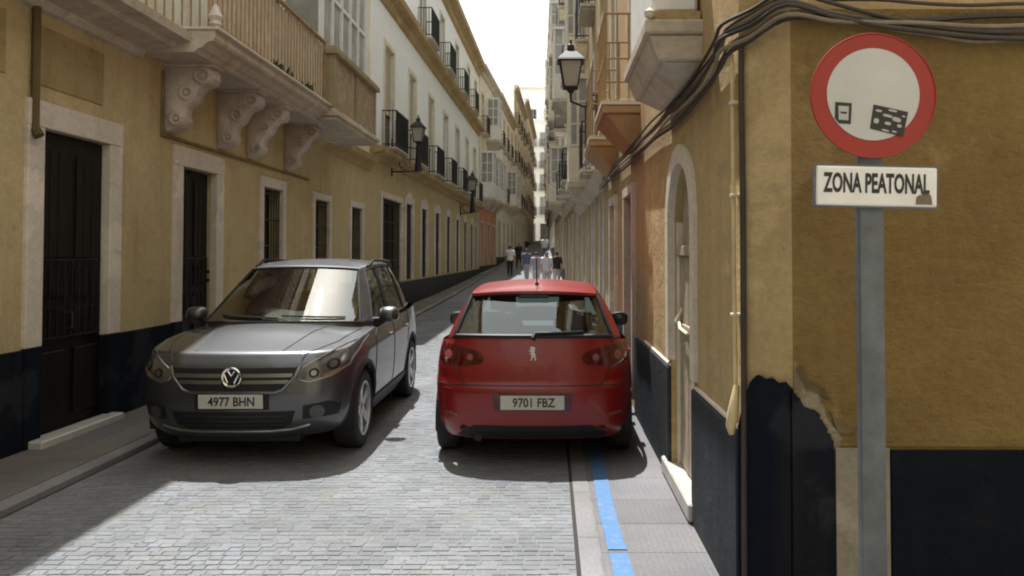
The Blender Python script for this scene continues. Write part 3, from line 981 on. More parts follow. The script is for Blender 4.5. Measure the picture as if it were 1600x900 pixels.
for k in range(nb):
    u0, u1 = bx0 + 0.12 + (bx1 - bx0 - 0.24) * k / nb, bx0 + 0.12 + (bx1 - bx0 - 0.24) * (k + 1) / nb
    if u0 < (bx0 + bx1) / 2 + 0.06 and u1 > (bx0 + bx1) / 2 - 0.06: continue
    mp = MB(); FA.box(mp, u0 + 0.006, u1 - 0.006, pj - 0.06 + R.uniform(0, .01), pj - 0.03 + R.uniform(0, .012), 4.255, 5.155)
    mp.build("parapet_board", M['wood_tan'], bay, bevel=0.006)
mf = MB()
for k in range(6):
    u = bx0 + (bx1 - bx0 - 0.08) * k / 5
    FA.box(mf, u, u + 0.08, pj - 0.30, pj - 0.22, 5.311, 8.2)
for z in (6.3, 7.3, 8.12): FA.box(mf, bx0 + 0.08, bx1 - 0.08, pj - 0.295, pj - 0.225, z, z + 0.07)
for u in (bx0, bx1 - 0.08): FA.box(mf, u + 0.003, u + 0.077, 0, 0.08, 5.311, 8.2)
FA.box(mf, bx0 - 0.08, bx1 + 0.08, 0, pj, 8.2, 8.35)
mf.build("glazing_frame", M['white_paint'], bay)
for k in range(5):
    u0, u1 = bx0 + (bx1 - bx0 - 0.08) * k / 5 + 0.08, bx0 + (bx1 - bx0 - 0.08) * (k + 1) / 5
    for (z0, z1) in ((5.32, 6.3), (6.37, 7.3), (7.37, 8.12)):
        mp = MB(); FA.box(mp, u0, u1, pj - 0.27, pj - 0.26, z0, z1); mp.build("pane", M['pane_pale'], bay)
for (ud, z0, z1) in ((bx0 + .03, 5.32, 8.15), (bx1 - 0.05, 5.32, 8.15)):
    mp = MB(); FA.box(mp, ud, ud + 0.012, 0.08, pj - 0.30, z0, z1); mp.build("pane", M['pane_pale'], bay)
profile_run(A, FA, 0, FA.L, [(-.02, AH - .3), (0.1, AH - .25), (0.15, AH - .1), (0.42, AH), (0.42, AH + .1), (-.02, AH + .12)], M['moulding'], "roof_cornice")

# ------------------------------------------------------------------ LEFT 2: white upper floors over yellow ground floor
B = thing("white_building", (-4.4, 33, 0.2), "long building with whitewashed upper floors above a yellow ground floor with many tall openings", "building")
FB = Facade((-4.6, 20.0), (-4.16, 45.5), 'L', 0.22)
ub = FB.uy
openB = [(ub(21.3), ub(23.8), 0.75, 3.1, 'w')]
for k, yv in enumerate((24.5, 27.2, 30.1, 33.0, 35.9, 38.7, 41.4, 43.5)):
    openB.append((ub(yv), ub(yv + (1.05 if k < 7 else .9)), 0.75, 3.15, 'w'))
upB = []
for yv in (21.6, 25.0, 28.6, 32.2, 35.8, 39.4, 42.8):
    upB.append((ub(yv), ub(yv + 1.15), 4.45, 7.35))
topB = []
for yv in (22.5, 26.8, 31.2, 35.6, 40.0, 43.2):
    topB.append((ub(yv), ub(yv + 1.1), 8.9, 11.2))
wall_part(B, FB, -0.5, 12.3, [o[:4] for o in openB] + upB + topB, [M['yellow'], M['white']], split=4.1)
for k, (a, b, c, d, _) in enumerate(openB):
    window(B, FB, a, b, c, d, 'surround', 0.16, 0.05, 'pane', 'wood_dark', 0.2, 3, 3 if k == 0 else 2, grille=True)
    if k in (1, 2, 3, 4, 5, 6, 7):
        mb = MB(); mid = (a + b) / 2; hw = (b - a) / 2 + 0.16
        mb.prism([FB.P(mid - hw, -0.03, d + .161), FB.P(mid + hw, -0.03, d + .161), FB.P(mid + hw * .5, -0.03, d + .30), FB.P(mid, -0.03, d + .36), FB.P(mid - hw * .5, -0.03, d + .30)], FB.n * 0.08)
        mb.build("pediment", M['surround'], B)
mb = MB(); FB.box(mb, 0, FB.L, -0.02, 0.04, -0.6, 0.70); mb.build("plinth", M['plinth_grey'], B, bevel=0.006)
for k, (a, b, c, d) in enumerate(upB):
    window(B, FB, a, b, c, d, 'cream_paint', 0.14, 0.03, 'pane_pale' if k % 2 else 'pane', 'wood_tan' if k < 3 else 'grey_paint', 0.12, 4, 2)
    if k < 3: shutter(B, FB, a + .02, b - .02, c + 1.05, d - .02, M['cream_paint'], 0.06)
    balcony(B, FB, a - 0.28, b + 0.28, 4.46, 0.42, 'slabstone', 'iron', 1.0, 0.1, step=0.10, thick=0.012)
for k, (a, b, c, d) in enumerate(topB):
    window(B, FB, a, b, c, d, 'cream_paint', 0.12, 0.03, 'pane_pale' if k in (2,) else 'pane', 'grey_paint', 0.12, 4, 2)
    if k in (1, 2, 3, 4): balcony(B, FB, a - 0.3, b + 0.3, 8.92, 0.5, 'slabstone', 'iron', 1.0, 0.1, step=0.10, thick=0.012)
profile_run(B, FB, 0, FB.L, [(-.02, 3.98), (0.08, 4.02), (0.12, 4.15), (0.32, 4.2), (0.36, 4.32), (-.02, 4.38)], M['moulding'], "cornice")
profile_run(B, FB, 0, FB.L, [(-.02, 8.35), (0.08, 8.42), (0.14, 8.62), (0.34, 8.68), (0.38, 8.82), (-.02, 8.86)], M['moulding'], "cornice")
profile_run(B, FB, 0, FB.L, [(-.02, 11.8), (0.1, 11.9), (0.16, 12.1), (0.42, 12.2), (0.46, 12.4), (-.02, 12.45)], M['moulding'], "roof_cornice")

# ------------------------------------------------------------------ generic far house
def house(name, loc, F, H, low, high, split, label, n_win, floors, base=0.3, bays=(), balc=True, door_mat='wood_dark', cornice='slabstone', group=None, trim='surround', panes='pane', rail='iron', ground_open=True, back=8.0, opw=1.0, proj=0.4, bay_frame='white_paint', bay_proj=0.75):
    root = thing(name, loc, label, "building", group)
    ops, ws = [], []
    Lw = F.L / n_win
    for k in range(n_win):
        uc = Lw * (k + 0.5)
        if ground_open: ops.append((uc - opw * .5, uc + opw * .5, 0.35, 2.9))
        for fi, (z0, z1) in enumerate(floors):
            ws.append((uc - opw * .5, uc + opw * .5, z0, z1, k, fi))
    wall_part(root, F, -3.0, H, ops + [w_[:4] for w_ in ws], [low, high], split=split, back=back)
    for (a, b, c, d) in ops:
        window(root, F, a, b, c, d, trim, 0.12, 0.03, 'pane', door_mat, 0.18, 2, 2, detail=False)
    for (a, b, c, d, k, fi) in ws:
        if (k, fi) in bays:
            bay_window(root, F, a - 0.3, b + 0.3, c, d + 0.1, bay_proj, bay_frame, rows=3, cols=3, split_pane=False, base_mat='slabstone')
        else:
            window(root, F, a, b, c, d, trim, 0.12, 0.03, panes, 'grey_paint', 0.12, 3, 2, detail=False)
            if balc: balcony(root, F, a - 0.25, b + 0.25, c, proj, 'slabstone', rail, 1.0, 0.12, step=0.11, thick=0.012)
    profile_run(root, F, 0, F.L, [(-.02, split - .12), (0.1, split - .06), (0.18, split), (0.22, split + .12), (-.02, split + .16)], M[cornice], "cornice")
    profile_run(root, F, 0, F.L, [(-.02, H - .4), (0.1, H - .35), (0.16, H - .15), (0.38, H - .05), (0.4, H + .12), (-.02, H + .16)], M[cornice], "roof_cornice")
    mb = MB(); F.box(mb, 0, F.L, -0.02, 0.03, -3, 0.34); mb.build("plinth", M['plinth_grey'], root)
    return root

fl3 = [(4.4, 6.9), (8.2, 10.6)]
fl4 = [(4.4, 6.9), (7.9, 10.3), (11.3, 13.6)]
fl5 = [(4.4, 6.9), (7.9, 10.3), (11.3, 13.6), (14.6, 16.6)]
house("salmon_house", (-4.0, 49, .8), Facade((-4.13, 45.6), (-3.72, 54), 'L', 0.75), 12.0, M['salmon'], M['cream'], 3.9,
      "house with salmon ground floor and cream upper floors beyond the long white building", 3, fl3, bays={(0, 0), (1, 0), (2, 0), (1, 1)})
house("pale_house", (-3.5, 61, 1.3), Facade((-3.70, 54.1), (-3.20, 68), 'L', 1.25), 11.6, M['pale'], M['white'], 4.0,
      "pale whitewashed house with black balconies after the salmon house", 4, fl3, bays={(2, 0), (3, 0)}, panes='pane_pale')
house("cream_tower_house", (-3, 75, 2), Facade((-3.16, 68.1), (-2.75, 84), 'L', 2.0), 14.4, M['cream'], M['white'], 4.0,
      "taller cream house with dark balconies in the distance on the left", 4, fl4, panes='pane')
house("narrow_cream_house", (-2.7, 95, 2.9), Facade((-2.72, 84.1), (-2.3, 112), 'L', 2.9), 15.5, M['pale'], M['white'], 4.0,
      "far bright house at the left end of the street, before the closing block", 5, fl4, panes='pane_pale')
Fe = Facade((-5.5, 118), (3.5, 118), 'L', 3.5)
house("end_house", (-1, 118, 3.5), Fe, 18.5, M['white'], M['white'], 4.0,  # white walls stand in for the haze at the street's end
      "block closing the far end of the street, whitened in place of haze", 5, fl5, panes='pane_pale', cornice='white')
ft = Facade((-6.2, 128), (0.6, 128), 'L', 3.5)
house("far_tower", (-3, 128, 3.5), ft, 25.5, M['white'], M['white'], 8.0,
      "pale tower rising behind the whitened closing block", 3, [(19.0, 22.0)], balc=False, ground_open=False, cornice='cream_paint')

# ------------------------------------------------------------------ RIGHT 1: corner building
C = thing("corner_building", (1.2, 4, 0), "ochre corner building with slate blue plinth and cables round its corner, behind the road sign", "building")
FC = Facade((0.95, 3.95), (0.95, 7.9), 'R')
uc = FC.uy
CH = 7.0
dr0, dr1 = uc(5.22), uc(6.2)
opC = [(dr0, dr1, 0.1, 2.42)]
upC = [(uc(5.15), uc(6.05), 3.3, 5.9)]
wall_part(C, FC, -0.2, CH, opC + upC, [M['corner_lane'], M['corner_up']], depth=0.22, back=7.0, split=2.92)
mb = MB()
ch0, ch1 = Vector((0.95, 3.95, 0)), Vector((1.14, 3.72, 0))
for (z0, z1, mi) in ((-0.2, 2.92, 0), (2.92, CH, 2)):
    mb.quad(ch0 + Vector((0, 0, z0)), ch1 + Vector((0, 0, z0)), ch1 + Vector((0, 0, z1)), ch0 + Vector((0, 0, z1)), mi)
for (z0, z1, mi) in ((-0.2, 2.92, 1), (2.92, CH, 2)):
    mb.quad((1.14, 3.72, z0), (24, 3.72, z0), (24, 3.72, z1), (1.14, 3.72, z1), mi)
mb.quad((1.14, 3.72, CH), (9, 3.72, CH), (9, 9, CH), (0.95, 3.95, CH), 2)
mb.build("side_wall", [M['corner_lane'], M['corner_side'], M['corner_up']], C)  # lit tone on the chamfer, shaded tone on the side wall, by colour
# arched surround of the lane door
mid = (dr0 + dr1) / 2; rw = (dr1 - dr0) / 2; zs = 2.42 - rw * 0.85
mb = MB()
arc = [(mid + rw * math.cos(t), zs + rw * 0.85 * math.sin(t)) for t in [math.pi * k / 16 for k in range(17)]]
for i in range(16):
    (u1, z1), (u2, z2) = arc[i], arc[i + 1]
    P = FC.P
    mb.hexa([P(u1, -0.215, z1), P(u2, -0.215, z2), P(u2, -0.215, 2.421), P(u1, -0.215, 2.421), P(u1, 0.001, z1), P(u2, 0.001, z2), P(u2, 0.001, 2.421), P(u1, 0.001, 2.421)])
mb.build("arch_head", M['corner_lane'], C)
mb = MB(); fw = 0.13
FC.box(mb, dr0 - fw, dr0 + .005, -0.03, 0.03, 0.93, zs); FC.box(mb, dr1 - .005, dr1 + fw, -0.03, 0.03, 0.93, zs)
for i in range(16):
    t1, t2 = math.pi * i / 16, math.pi * (i + 1) / 16
    def E(t, r, dd): return FC.P(mid + r * math.cos(t), dd, zs + r * (0.85 if r <= rw else 0.88) * math.sin(t))
    mb.hexa([E(t1, rw - .005, -.03), E(t2, rw - .005, -.03), E(t2, rw + fw, -.03), E(t1, rw + fw, -.03), E(t1, rw - .005, .031), E(t2, rw - .005, .031), E(t2, rw + fw, .031), E(t1, rw + fw, .031)])
dC = mb.build("door", M['surround'], C)
m2 = MB(); FC.box(m2, dr1 - 0.05, dr1 - 0.001, -0.2, -0.04, 0.12, zs); FC.box(m2, dr0 + 0.001, dr0 + 0.05, -0.2, -0.04, 0.12, zs)
m2.build("door_frame", M['cream_paint'], dC, bevel=0.005)
nb = 7
for k in range(nb):
    u0, u1 = dr0 + 0.05 + (dr1 - dr0 - 0.1) * k / nb, dr0 + 0.05 + (dr1 - dr0 - 0.1) * (k + 1) / nb
    ml = MB(); FC.box(ml, u0 + 0.005, u1 - 0.005, -0.10, -0.06 + R.uniform(0, .008), 0.14, 1.74)
    ml.build("door_board", M['wood_grey'], dC, bevel=0.005)
    ml = MB(); FC.box(ml, u0 + 0.005, u1 - 0.005, -0.12, -0.085 + R.uniform(0, .006), 1.82, zs + rw * 0.8 * math.sqrt(max(0, 1 - ((u0 + u1) / 2 - mid) ** 2 / rw ** 2)))
    ml.build("fanlight_board", M['wood_grey'], dC, bevel=0.004)
ml = MB(); FC.box(ml, dr0 + 0.02, dr1 - 0.02, -0.12, -0.03, 1.742, 1.818); ml.build('transom', M['wood_grey'], dC, bevel=0.006)
ml = MB(); FC.box(ml, dr0 + 0.05, dr1 - 0.05, -0.065, -0.045, 1.19, 1.23)
ml.build("door_rail", M['wood_grey'], dC, bevel=0.006)
mh = MB(); mh.tube([FC.P(dr0 + 0.03, -0.04, 1.22), FC.P(mid - .1, -0.02, 1.19), FC.P(mid + .2, -0.02, 1.20), FC.P(dr1 - 0.1, -0.04, 1.26)], 0.012, 6)
mh.tube([FC.P(dr1 - 0.16, -0.06, 1.20), FC.P(dr1 - 0.16, -0.01, 1.24), FC.P(dr1 - 0.16, -0.06, 1.34)], 0.014, 6)
mh.build("chain", M['cream_paint'], dC, smooth=True)
ms = MB(); FC.box(ms, uc(5.16), uc(6.42), -0.21, 0.055, 0.01, 0.13); ms.build("door_step", M['marble'], C, bevel=0.012)
for (u0, u1, hh) in ((0.0, dr0 - 0.02, 0.87), (dr1 + 0.02, uc(7.9), 0.87)):
    mb = MB(); FC.box(mb, u0, u1, -0.02, 0.028, -0.05, hh); mb.build("plinth", M['plinth_grey'], C, bevel=0.008)
    mb = MB(); FC.box(mb, u0 + 0.01, u1 - 0.01, -0.02, 0.016, hh - .002, hh + 0.03); mb.build("plinth_edge", M['surround'], C, bevel=0.01)
# corner: rough black plinth, torn render, bare stone pier, side plinth
def side(px, py, off=0.0): 
    d = 3.72 - off
    return Vector(((px - 860) / 1230 * d, d, 1.75 - (py - 398) / 1230 * d))
def plate(pts, thick, off, mat, name, jit=0.0):
    mb = MB(); poly = []
    for i, p in enumerate(pts):
        q = pts[(i + 1) % len(pts)]
        seg = max(1, int((Vector(q) - Vector(p)).length / 0.014)) if jit else 1
        for k in range(seg):
            v = Vector(p).lerp(Vector(q), k / seg)
            if jit and k and abs(q[0] - p[0]) > 0.012: v += Vector((R.uniform(-jit, jit), 0, R.uniform(-jit, jit)))
            poly.append(v + Vector((0, -off, 0)))
    mb.prism(poly, (0, thick, 0))
    return mb.build(name, mat, C)
S = lambda px, py: side(px, py)
mb = MB()
cd = (ch1 - ch0); cn = Vector((cd.y, -cd.x, 0)).normalized()
def chp(t, z, off): return ch0 + cd * t + cn * off + Vector((0, 0, z))
nn = 8
top = [0.90, 1.04, 1.13, 1.165, 1.15, 1.16, 1.14, 1.15, 1.12]
for k in range(nn):
    mb.hexa([chp(k / nn, -.1, -.02), chp((k + 1) / nn, -.1, -.02), chp((k + 1) / nn, -.1, .03), chp(k / nn, -.1, .03),
             chp(k / nn, top[k], -.02), chp((k + 1) / nn, top[k + 1], -.02), chp((k + 1) / nn, top[k + 1], .026), chp(k / nn, top[k], .026)])
mb.build("corner_plinth", M['plinth'], C)
plate([S(1237, 560), S(1252, 590), S(1275, 612), S(1288, 650), S(1312, 682), S(1302, 700), S(1239, 700)], 0.03, 0.010, M['exposed'], "torn_render", 0.007)
plate([S(1233, 608), S(1238, 612), S(1252, 632), S(1272, 640), S(1284, 662), S(1296, 690), S(1298, 1010), S(1233, 1010)], 0.05, 0.028, M['plinth'], "corner_plinth", 0.006)
plate([S(1300, 696), S(1383, 696), S(1383, 1010), S(1300, 1010)], 0.05, 0.022, M['bare'], "stone_pier")
plate([S(1386, 700), S(2800, 700), S(2800, 1010), S(1386, 1010)], 0.05, 0.020, M['plinth'], "plinth")
plate([S(1240, 574), S(1250, 571), S(1262, 592), S(1284, 604), S(1296, 622), S(1280, 616), S(1258, 606)], 0.02, 0.0125, M['stain'], "torn_render", 0.004)
plate([S(1292, 640), S(1312, 660), S(1334, 668), S(1330, 676), S(1306, 672)], 0.02, 0.0125, M['stain'], "torn_render", 0.004)
plate([S(1305, 688), S(2800, 688), S(2800, 698), S(1305, 694)], 0.03, 0.009, M['corner_side'], "plinth_edge", 0.0)
# balcony over the lane door
z0 = 3.13; ub0, ub1 = uc(4.87), uc(6.3)
mb = MB(); P = FC.P
FC.box(mb, ub0, ub1, -0.02, 0.36, z0, z0 + 0.09)
mb.hexa([P(ub0 + .04, -.02, z0 - .16), P(ub1 - .04, -.02, z0 - .16), P(ub1 - .04, .27, z0 - .16), P(ub0 + .04, .27, z0 - .16), P(ub0 + .02, -.02, z0 - .001), P(ub1 - .02, -.02, z0 - .001), P(ub1 - .02, .335, z0 - .001), P(ub0 + .02, .335, z0 - .001)])
mb.hexa([P(ub0 + .22, -.02, z0 - .27), P(ub1 - .22, -.02, z0 - .27), P(ub1 - .22, .10, z0 - .27), P(ub0 + .22, .10, z0 - .27), P(ub0 + .06, -.02, z0 - .161), P(ub1 - .06, -.02, z0 - .161), P(ub1 - .06, .25, z0 - .161), P(ub0 + .06, .25, z0 - .161)])
bC = mb.build("balcony", M['slabstone'], C, bevel=0.012)
mb = MB()
FC.box(mb, ub0 + 0.06, ub1 - 0.06, 0.02, 0.31, z0 + 0.15, z0 + 1.0)
mb.build("parapet", M['white_paint'], bC, bevel=0.02)
mb = MB(); FC.box(mb, ub0 + 0.03, ub1 - 0.03, 0.01, 0.33, z0 + 0.091, z0 + 0.149); mb.build("parapet_base", M['moulding'], bC)
mb = MB(); mb.lathe([(0.0, -.02), (0.03, 0), (0.035, .03), (0, .06)], FC.P(ub0 + 0.02, 0.33, z0 + .11), 10); mb.build("drain_spout", M['surround'], bC, smooth=True)
window(C, FC, *upC[0], 'cream_paint', 0.1, 0.03, 'pane', 'grey_paint', 0.12, 3, 2)
mb = MB(); FC.box(mb, 0, FC.L, 0, 0.02, 2.55, 2.58); 
profile_run(C, FC, 0, FC.L, [(-.02, CH - .3), (0.1, CH - .25), (0.15, CH - .1), (0.3, CH), (0.3, CH + .1), (-.02, CH + .12)], M['moulding'], "roof_cornice")

# ------------------------------------------------------------------ RIGHT 2: orange house
D = thing("orange_house", (1.2, 10, 0), "orange house with two ochre railed balconies next to the corner building", "building")
FD = Facade((0.953, 7.92), (0.953, 13.0), 'R')
ud = FD.uy
opD = [(ud(8.85), ud(9.75), 0.15, 2.45), (ud(11.2), ud(12.1), 0.2, 2.5)]
upD = [(ud(8.45), ud(9.3), 3.45, 5.9), (ud(11.3), ud(12.1), 3.45, 5.9)]
wall_part(D, FD, -0.3, 7.6, opD + upD, [M['orange'], M['corner_up']], split=2.9)
for (a, b, c, d), fm in zip(opD, ('pinkstone', 'surround')):
    dd = window(D, FD, a, b, c, d, fm, 0.11, 0.05, 'pane', 'wood_grey', 0.15, 3, 2, name="door")
for (a, b, c, d) in upD: window(D, FD, a, b, c, d, 'cream_paint', 0.1, 0.02, 'pane', 'wood_tan', 0.12, 3, 2)
mb = MB(); FD.box(mb, 0, opD[0][0] - .12, -0.02, 0.026, -0.1, 0.86); mb.build("plinth", M['plinth_grey'], D, bevel=0.006)
mb = MB(); FD.box(mb, opD[0][1] + .12, opD[1][0] - .12, -0.02, 0.026, -0.1, 0.84); mb.build("plinth", M['plinth_grey'], D, bevel=0.006)
mb = MB(); FD.box(mb, opD[1][1] + .12, FD.L, -0.02, 0.026, -0.1, 0.82); mb.build("plinth", M['plinth_grey'], D, bevel=0.006)
for (y0, y1, z0) in ((8.3, 9.5, 3.34), (10.95, 12.5, 3.36)):
    u0, u1 = ud(y0), ud(y1)
    mb = MB(); P = FD.P
    FD.box(mb, u0, u1, -0.02, 0.40, z0 - 0.09, z0)
    mb.hexa([P(u0 + .18, -.02, z0 - .40), P(u1 - .18, -.02, z0 - .40), P(u1 - .18, .10, z0 - .40), P(u0 + .18, .10, z0 - .40), P(u0 + .03, -.02, z0 - .091), P(u1 - .03, -.02, z0 - .091), P(u1 - .03, .37, z0 - .091), P(u0 + .03, .37, z0 - .091)])
    bb = mb.build("balcony", M['corner_up'], D, bevel=0.012)
    mr = MB()
    bars(mr, FD, u0 + 0.03, u1 - 0.03, z0, z0 + 0.98, 0.37, 0.13, 0.011, (z0 + .05, z0 + .5, z0 + .98))
    for u in (u0 + .03, u1 - .03):
        for k in range(3): mr.tube([FD.P(u, 0.12 * k, z0), FD.P(u, 0.12 * k, z0 + .98)], 0.011, 5)
        for zz in (z0 + .05, z0 + .5, z0 + .98): mr.tube([FD.P(u, 0, zz), FD.P(u, 0.37, zz)], 0.013, 5)
    mr.build("railing", M['rust_iron'], bb)
    mb = MB(); FD.box(mb, u0 - .01, u1 + .01, 0.36, 0.415, z0 + 0.001, z0 + .04); FD.box(mb, u0 - .012, u0 + .03, 0, 0.359, z0 + .001, z0 + .04)
    mb.build("slab_edging", M['cream_paint'], bb)
profile_run(D, FD, 0, FD.L, [(-.02, 7.3), (0.1, 7.35), (0.15, 7.5), (0.3, 7.6), (0.3, 7.7), (-.02, 7.72)], M['moulding'], "roof_cornice")

# ------------------------------------------------------------------ RIGHT far houses
house("olive_house", (1.2, 18, .1), Facade((0.956, 13.05), (0.93, 24), 'R', 0.05), 10.2, M['tan'], M['olive'], 3.0,
      "olive brown house with a grey bay window, behind the right hand lantern", 4, [(3.5, 5.9), (7.0, 9.4)], bays={(2, 0), (3, 1)}, bay_frame='cream_paint', proj=0.32, opw=0.9, bay_proj=0.5)
house("grey_house", (1, 31, .3), Facade((0.93, 24.05), (0.70, 38), 'R', 0.25), 13.4, M['tan'], M['pale'], 3.4,
      "pale grey house with stacked glazed bay windows on the right", 4, [(3.9, 6.2), (7.2, 9.6), (10.6, 12.8)], bays={(1, 1), (3, 0), (3, 2)}, bay_frame='green_grey', proj=0.55, bay_proj=0.75)
house("tall_tan_house", (0.8, 48, .8), Facade((0.70, 38.05), (0.30, 58), 'R', 0.7), 19.5, M['tan'], M['pale'], 3.6,
      "tall pale house with many glazed bays, far along the right side", 5, fl5, bays={(0, 1), (0, 3), (2, 0), (3, 2)}, bay_frame='cream_paint', bay_proj=0.75, proj=0.6)
house("far_right_house", (0.4, 75, 2), Facade((0.30, 58.05), (-0.45, 112), 'R', 2.0), 19.0, M['cream'], M['tan'], 3.8,
      "farthest tan house on the right, behind the walking people", 9, fl5, bays={(1, 1), (3, 1), (5, 1)}, bay_frame='white_paint', bay_proj=0.6)

# ------------------------------------------------------------------ the lane goes on behind the viewer
house("rear_corner_house", (1.2, -6, 0), Facade((0.95, -16), (0.95, -1.0), 'R', 0), 13.0, M['tan'], M['cream'], 3.6,
      "tan house on the opposite corner of the side street, behind the viewpoint", 4, [(4.2, 6.6)], balc=False, back=26.0)
house("rear_end_house", (-2, -16.1, 0), Facade((1.0, -16.1), (-4.6, -16.1), 'L', 0), 13.0, M['tan'], M['cream'], 3.6,
      "tan house closing the lane behind the viewpoint", 3, [(4.2, 6.6)], balc=False)

# ================================================================== CARS
def eval_mesh(me, mods):
    o = bpy.data.objects.new("tmp", me)
    COL.objects.link(o)
    for kind, kw in mods:
        m = o.modifiers.new("m", kind)
        for k, v in kw.items(): setattr(m, k, v)
    dg = bpy.context.evaluated_depsgraph_get()
    r = bpy.data.meshes.new_from_object(o.evaluated_get(dg))
    bpy.data.objects.remove(o)
    return r

def mirror_ring(half):
    """half: 15 points from front centre to rear centre with x>=0 -> closed ring of 28."""
    left = [(-x, y, z) for (x, y, z) in half[1:-1]][::-1]
    return half + left          # index 0..14 right, 15..27 left (rear to front)

def Lidx(i):                      # index of the mirrored point of half index i
    return i if i in (0, 14) else 28 - i

class Cage:
    def __init__(self):
        self.bm = bmesh.new()
        self.cr = self.bm.edges.layers.float.new("crease_edge")
    def ring(self, pts): return [self.bm.verts.new(p) for p in pts]
    def face(self, vs, mi=0):
        f = self.bm.faces.new(vs); f.material_index = mi; return f
    def crease(self, a, b, v):
        e = self.bm.edges.get((a, b))
        if e: e[self.cr] = v
    def loft(self, r0, r1, mi_fn=None):
        n = len(r0)
        for i in range(n):
            j = (i + 1) % n
            self.face((r0[i], r0[j], r1[j], r1[i]), mi_fn(i) if mi_fn else 0)
    def cap(self, ring, rows, crown, yoff=None, mi=0, zc=None):
        """Ladder of quads across the ring from the front row to `rows` (list of half indices, ending with 'R' for the rear row)."""
        front = [ring[Lidx(i)] for i in (3, 2, 1)] + [ring[i] for i in (0, 1, 2, 3)]
        prev = front
        fr = (-0.78, -0.42, 0, 0.42, 0.78)
        for r_ in rows:
            if r_ == 'R':
                cur = [ring[Lidx(i)] for i in (11, 12, 13)] + [ring[i] for i in (14, 13, 12, 11)]
            else:
                a, b = ring[Lidx(r_)], ring[r_]
                mid = []
                for t in fr:
                    p = a.co.lerp(b.co, (t + 1) / 2)
                    p.z += crown * (1 - t * t) + (zc.get(r_, 0) if zc else 0) * (1 - t * t)
                    if yoff and r_ in yoff: p.y += yoff[r_] * (1 - t * t)
                    mid.append(self.bm.verts.new(p))
                cur = [a] + mid + [b]
            for k in range(6): self.face((prev[k], prev[k + 1], cur[k + 1], cur[k]), mi)
            prev = cur
        return prev
    def mesh(self, name, level):
        bmesh.ops.recalc_face_normals(self.bm, faces=self.bm.faces)
        me = bpy.data.meshes.new(name)
        for k in range(8): me.materials.append(M['black'])
        self.bm.to_mesh(me); self.bm.free()
        return eval_mesh(me, [('SUBSURF', dict(levels=level, render_levels=level))])

def submesh(me, slot, name, mat, parent, push=0.0, sd=0):
    bm = bmesh.new(); bm.from_mesh(me)
    bmesh.ops.delete(bm, geom=[f for f in bm.faces if f.material_index != slot or (sd and f.calc_center_median().x * sd < 0)], context='FACES')
    for f in bm.faces: f.material_index = 0; f.smooth = True
    if push:
        bm.normal_update()
        for v in bm.verts: v.co += v.normal * push
    m2 = bpy.data.meshes.new(name); bm.to_mesh(m2)
    loops = []
    be = [e for e in bm.edges if len(e.link_faces) == 1]
    adj = {}
    for e in be:
        a, b = e.verts
        adj.setdefault(a, []).append(b); adj.setdefault(b, []).append(a)
    seen = set()
    for s in adj:
        if s in seen: continue
        lp = [s]; seen.add(s); cur = s
        while True:
            nx = [q for q in adj[cur] if q not in seen]
            if not nx: break
            cur = nx[0]; seen.add(cur); lp.append(cur)
        loops.append([v.co.copy() for v in lp])
    bm.free()
    m2.materials.clear(); m2.materials.append(mat)
    o = bpy.data.objects.new(name, m2); COL.objects.link(o); o.parent = parent
    return o, loops

def cut_arches(me, arches, keep_x=0.45):
    """Open round wheel arches in a finely divided shell: drop what lies inside, snap the rim onto the circle."""
    bm = bmesh.new(); bm.from_mesh(me)
    for (yc, zc, rad) in arches:
        inside = [v for v in bm.verts if abs(v.co.x) > keep_x and (v.co.y - yc) ** 2 + (v.co.z - zc) ** 2 < (rad * 0.985) ** 2]
        bmesh.ops.delete(bm, geom=inside, context='VERTS')
    for (yc, zc, rad) in arches:
        for v in bm.verts:
            if abs(v.co.x) > keep_x and any(len(e.link_faces) == 1 for e in v.link_edges):
                d = math.hypot(v.co.y - yc, v.co.z - zc)
                if d < rad * 1.22 and v.co.z > 0.22:
                    v.co.y = yc + (v.co.y - yc) * rad / d
                    v.co.z = zc + (v.co.z - zc) * rad / d
    for f in bm.faces: f.smooth = True
    m2 = bpy.data.meshes.new("body"); bm.to_mesh(m2); bm.free()
    for m in me.materials: m2.materials.append(m)
    return m2

DIRS = {'front': Vector((0, -1, 0)), 'rear': Vector((0, 1, 0)), 'top': Vector((0, 0, -1)), 'right': Vector((-1, 0, 0)), 'left': Vector((1, 0, 0))}
def lift(axis, a, b):
    if axis == 'front': return Vector((a, 6, b))
    if axis == 'rear': return Vector((a, -6, b))
    if axis == 'top': return Vector((a, b, 6))
    if axis == 'right': return Vector((6, a, b))
    return Vector((-6, a, b))
def hit(bvh, axis, a, b):
    p, nrm, i, d = bvh.ray_cast(lift(axis, a, b), DIRS[axis])
    if p is None:
        o = lift(axis, a, b)
        if axis in ('front', 'rear'): o.y *= 2.1 / 6
        elif axis == 'top': o.z = 1.0
        else: o.x *= 0.88 / 6
        p, nrm, i, d = bvh.find_nearest(o)
    return p
def resample(pts, s, closed=True):
    out = []
    n = len(pts)
    for i in range(n if closed else n - 1):
        a, b = Vector(pts[i]), Vector(pts[(i + 1) % n])
        k = max(1, int((b - a).length / s))
        for j in range(k): out.append(a.lerp(b, j / k))
    if not closed: out.append(Vector(pts[-1]))
    return out
def smooth_poly(pts, it=2):
    pts = [Vector(p) for p in pts]
    for _ in range(it):
        q = []
        for i in range(len(pts)):
            a, b = pts[i], pts[(i + 1) % len(pts)]
            q += [a.lerp(b, 0.25), a.lerp(b, 0.75)]
        pts = q
    return pts
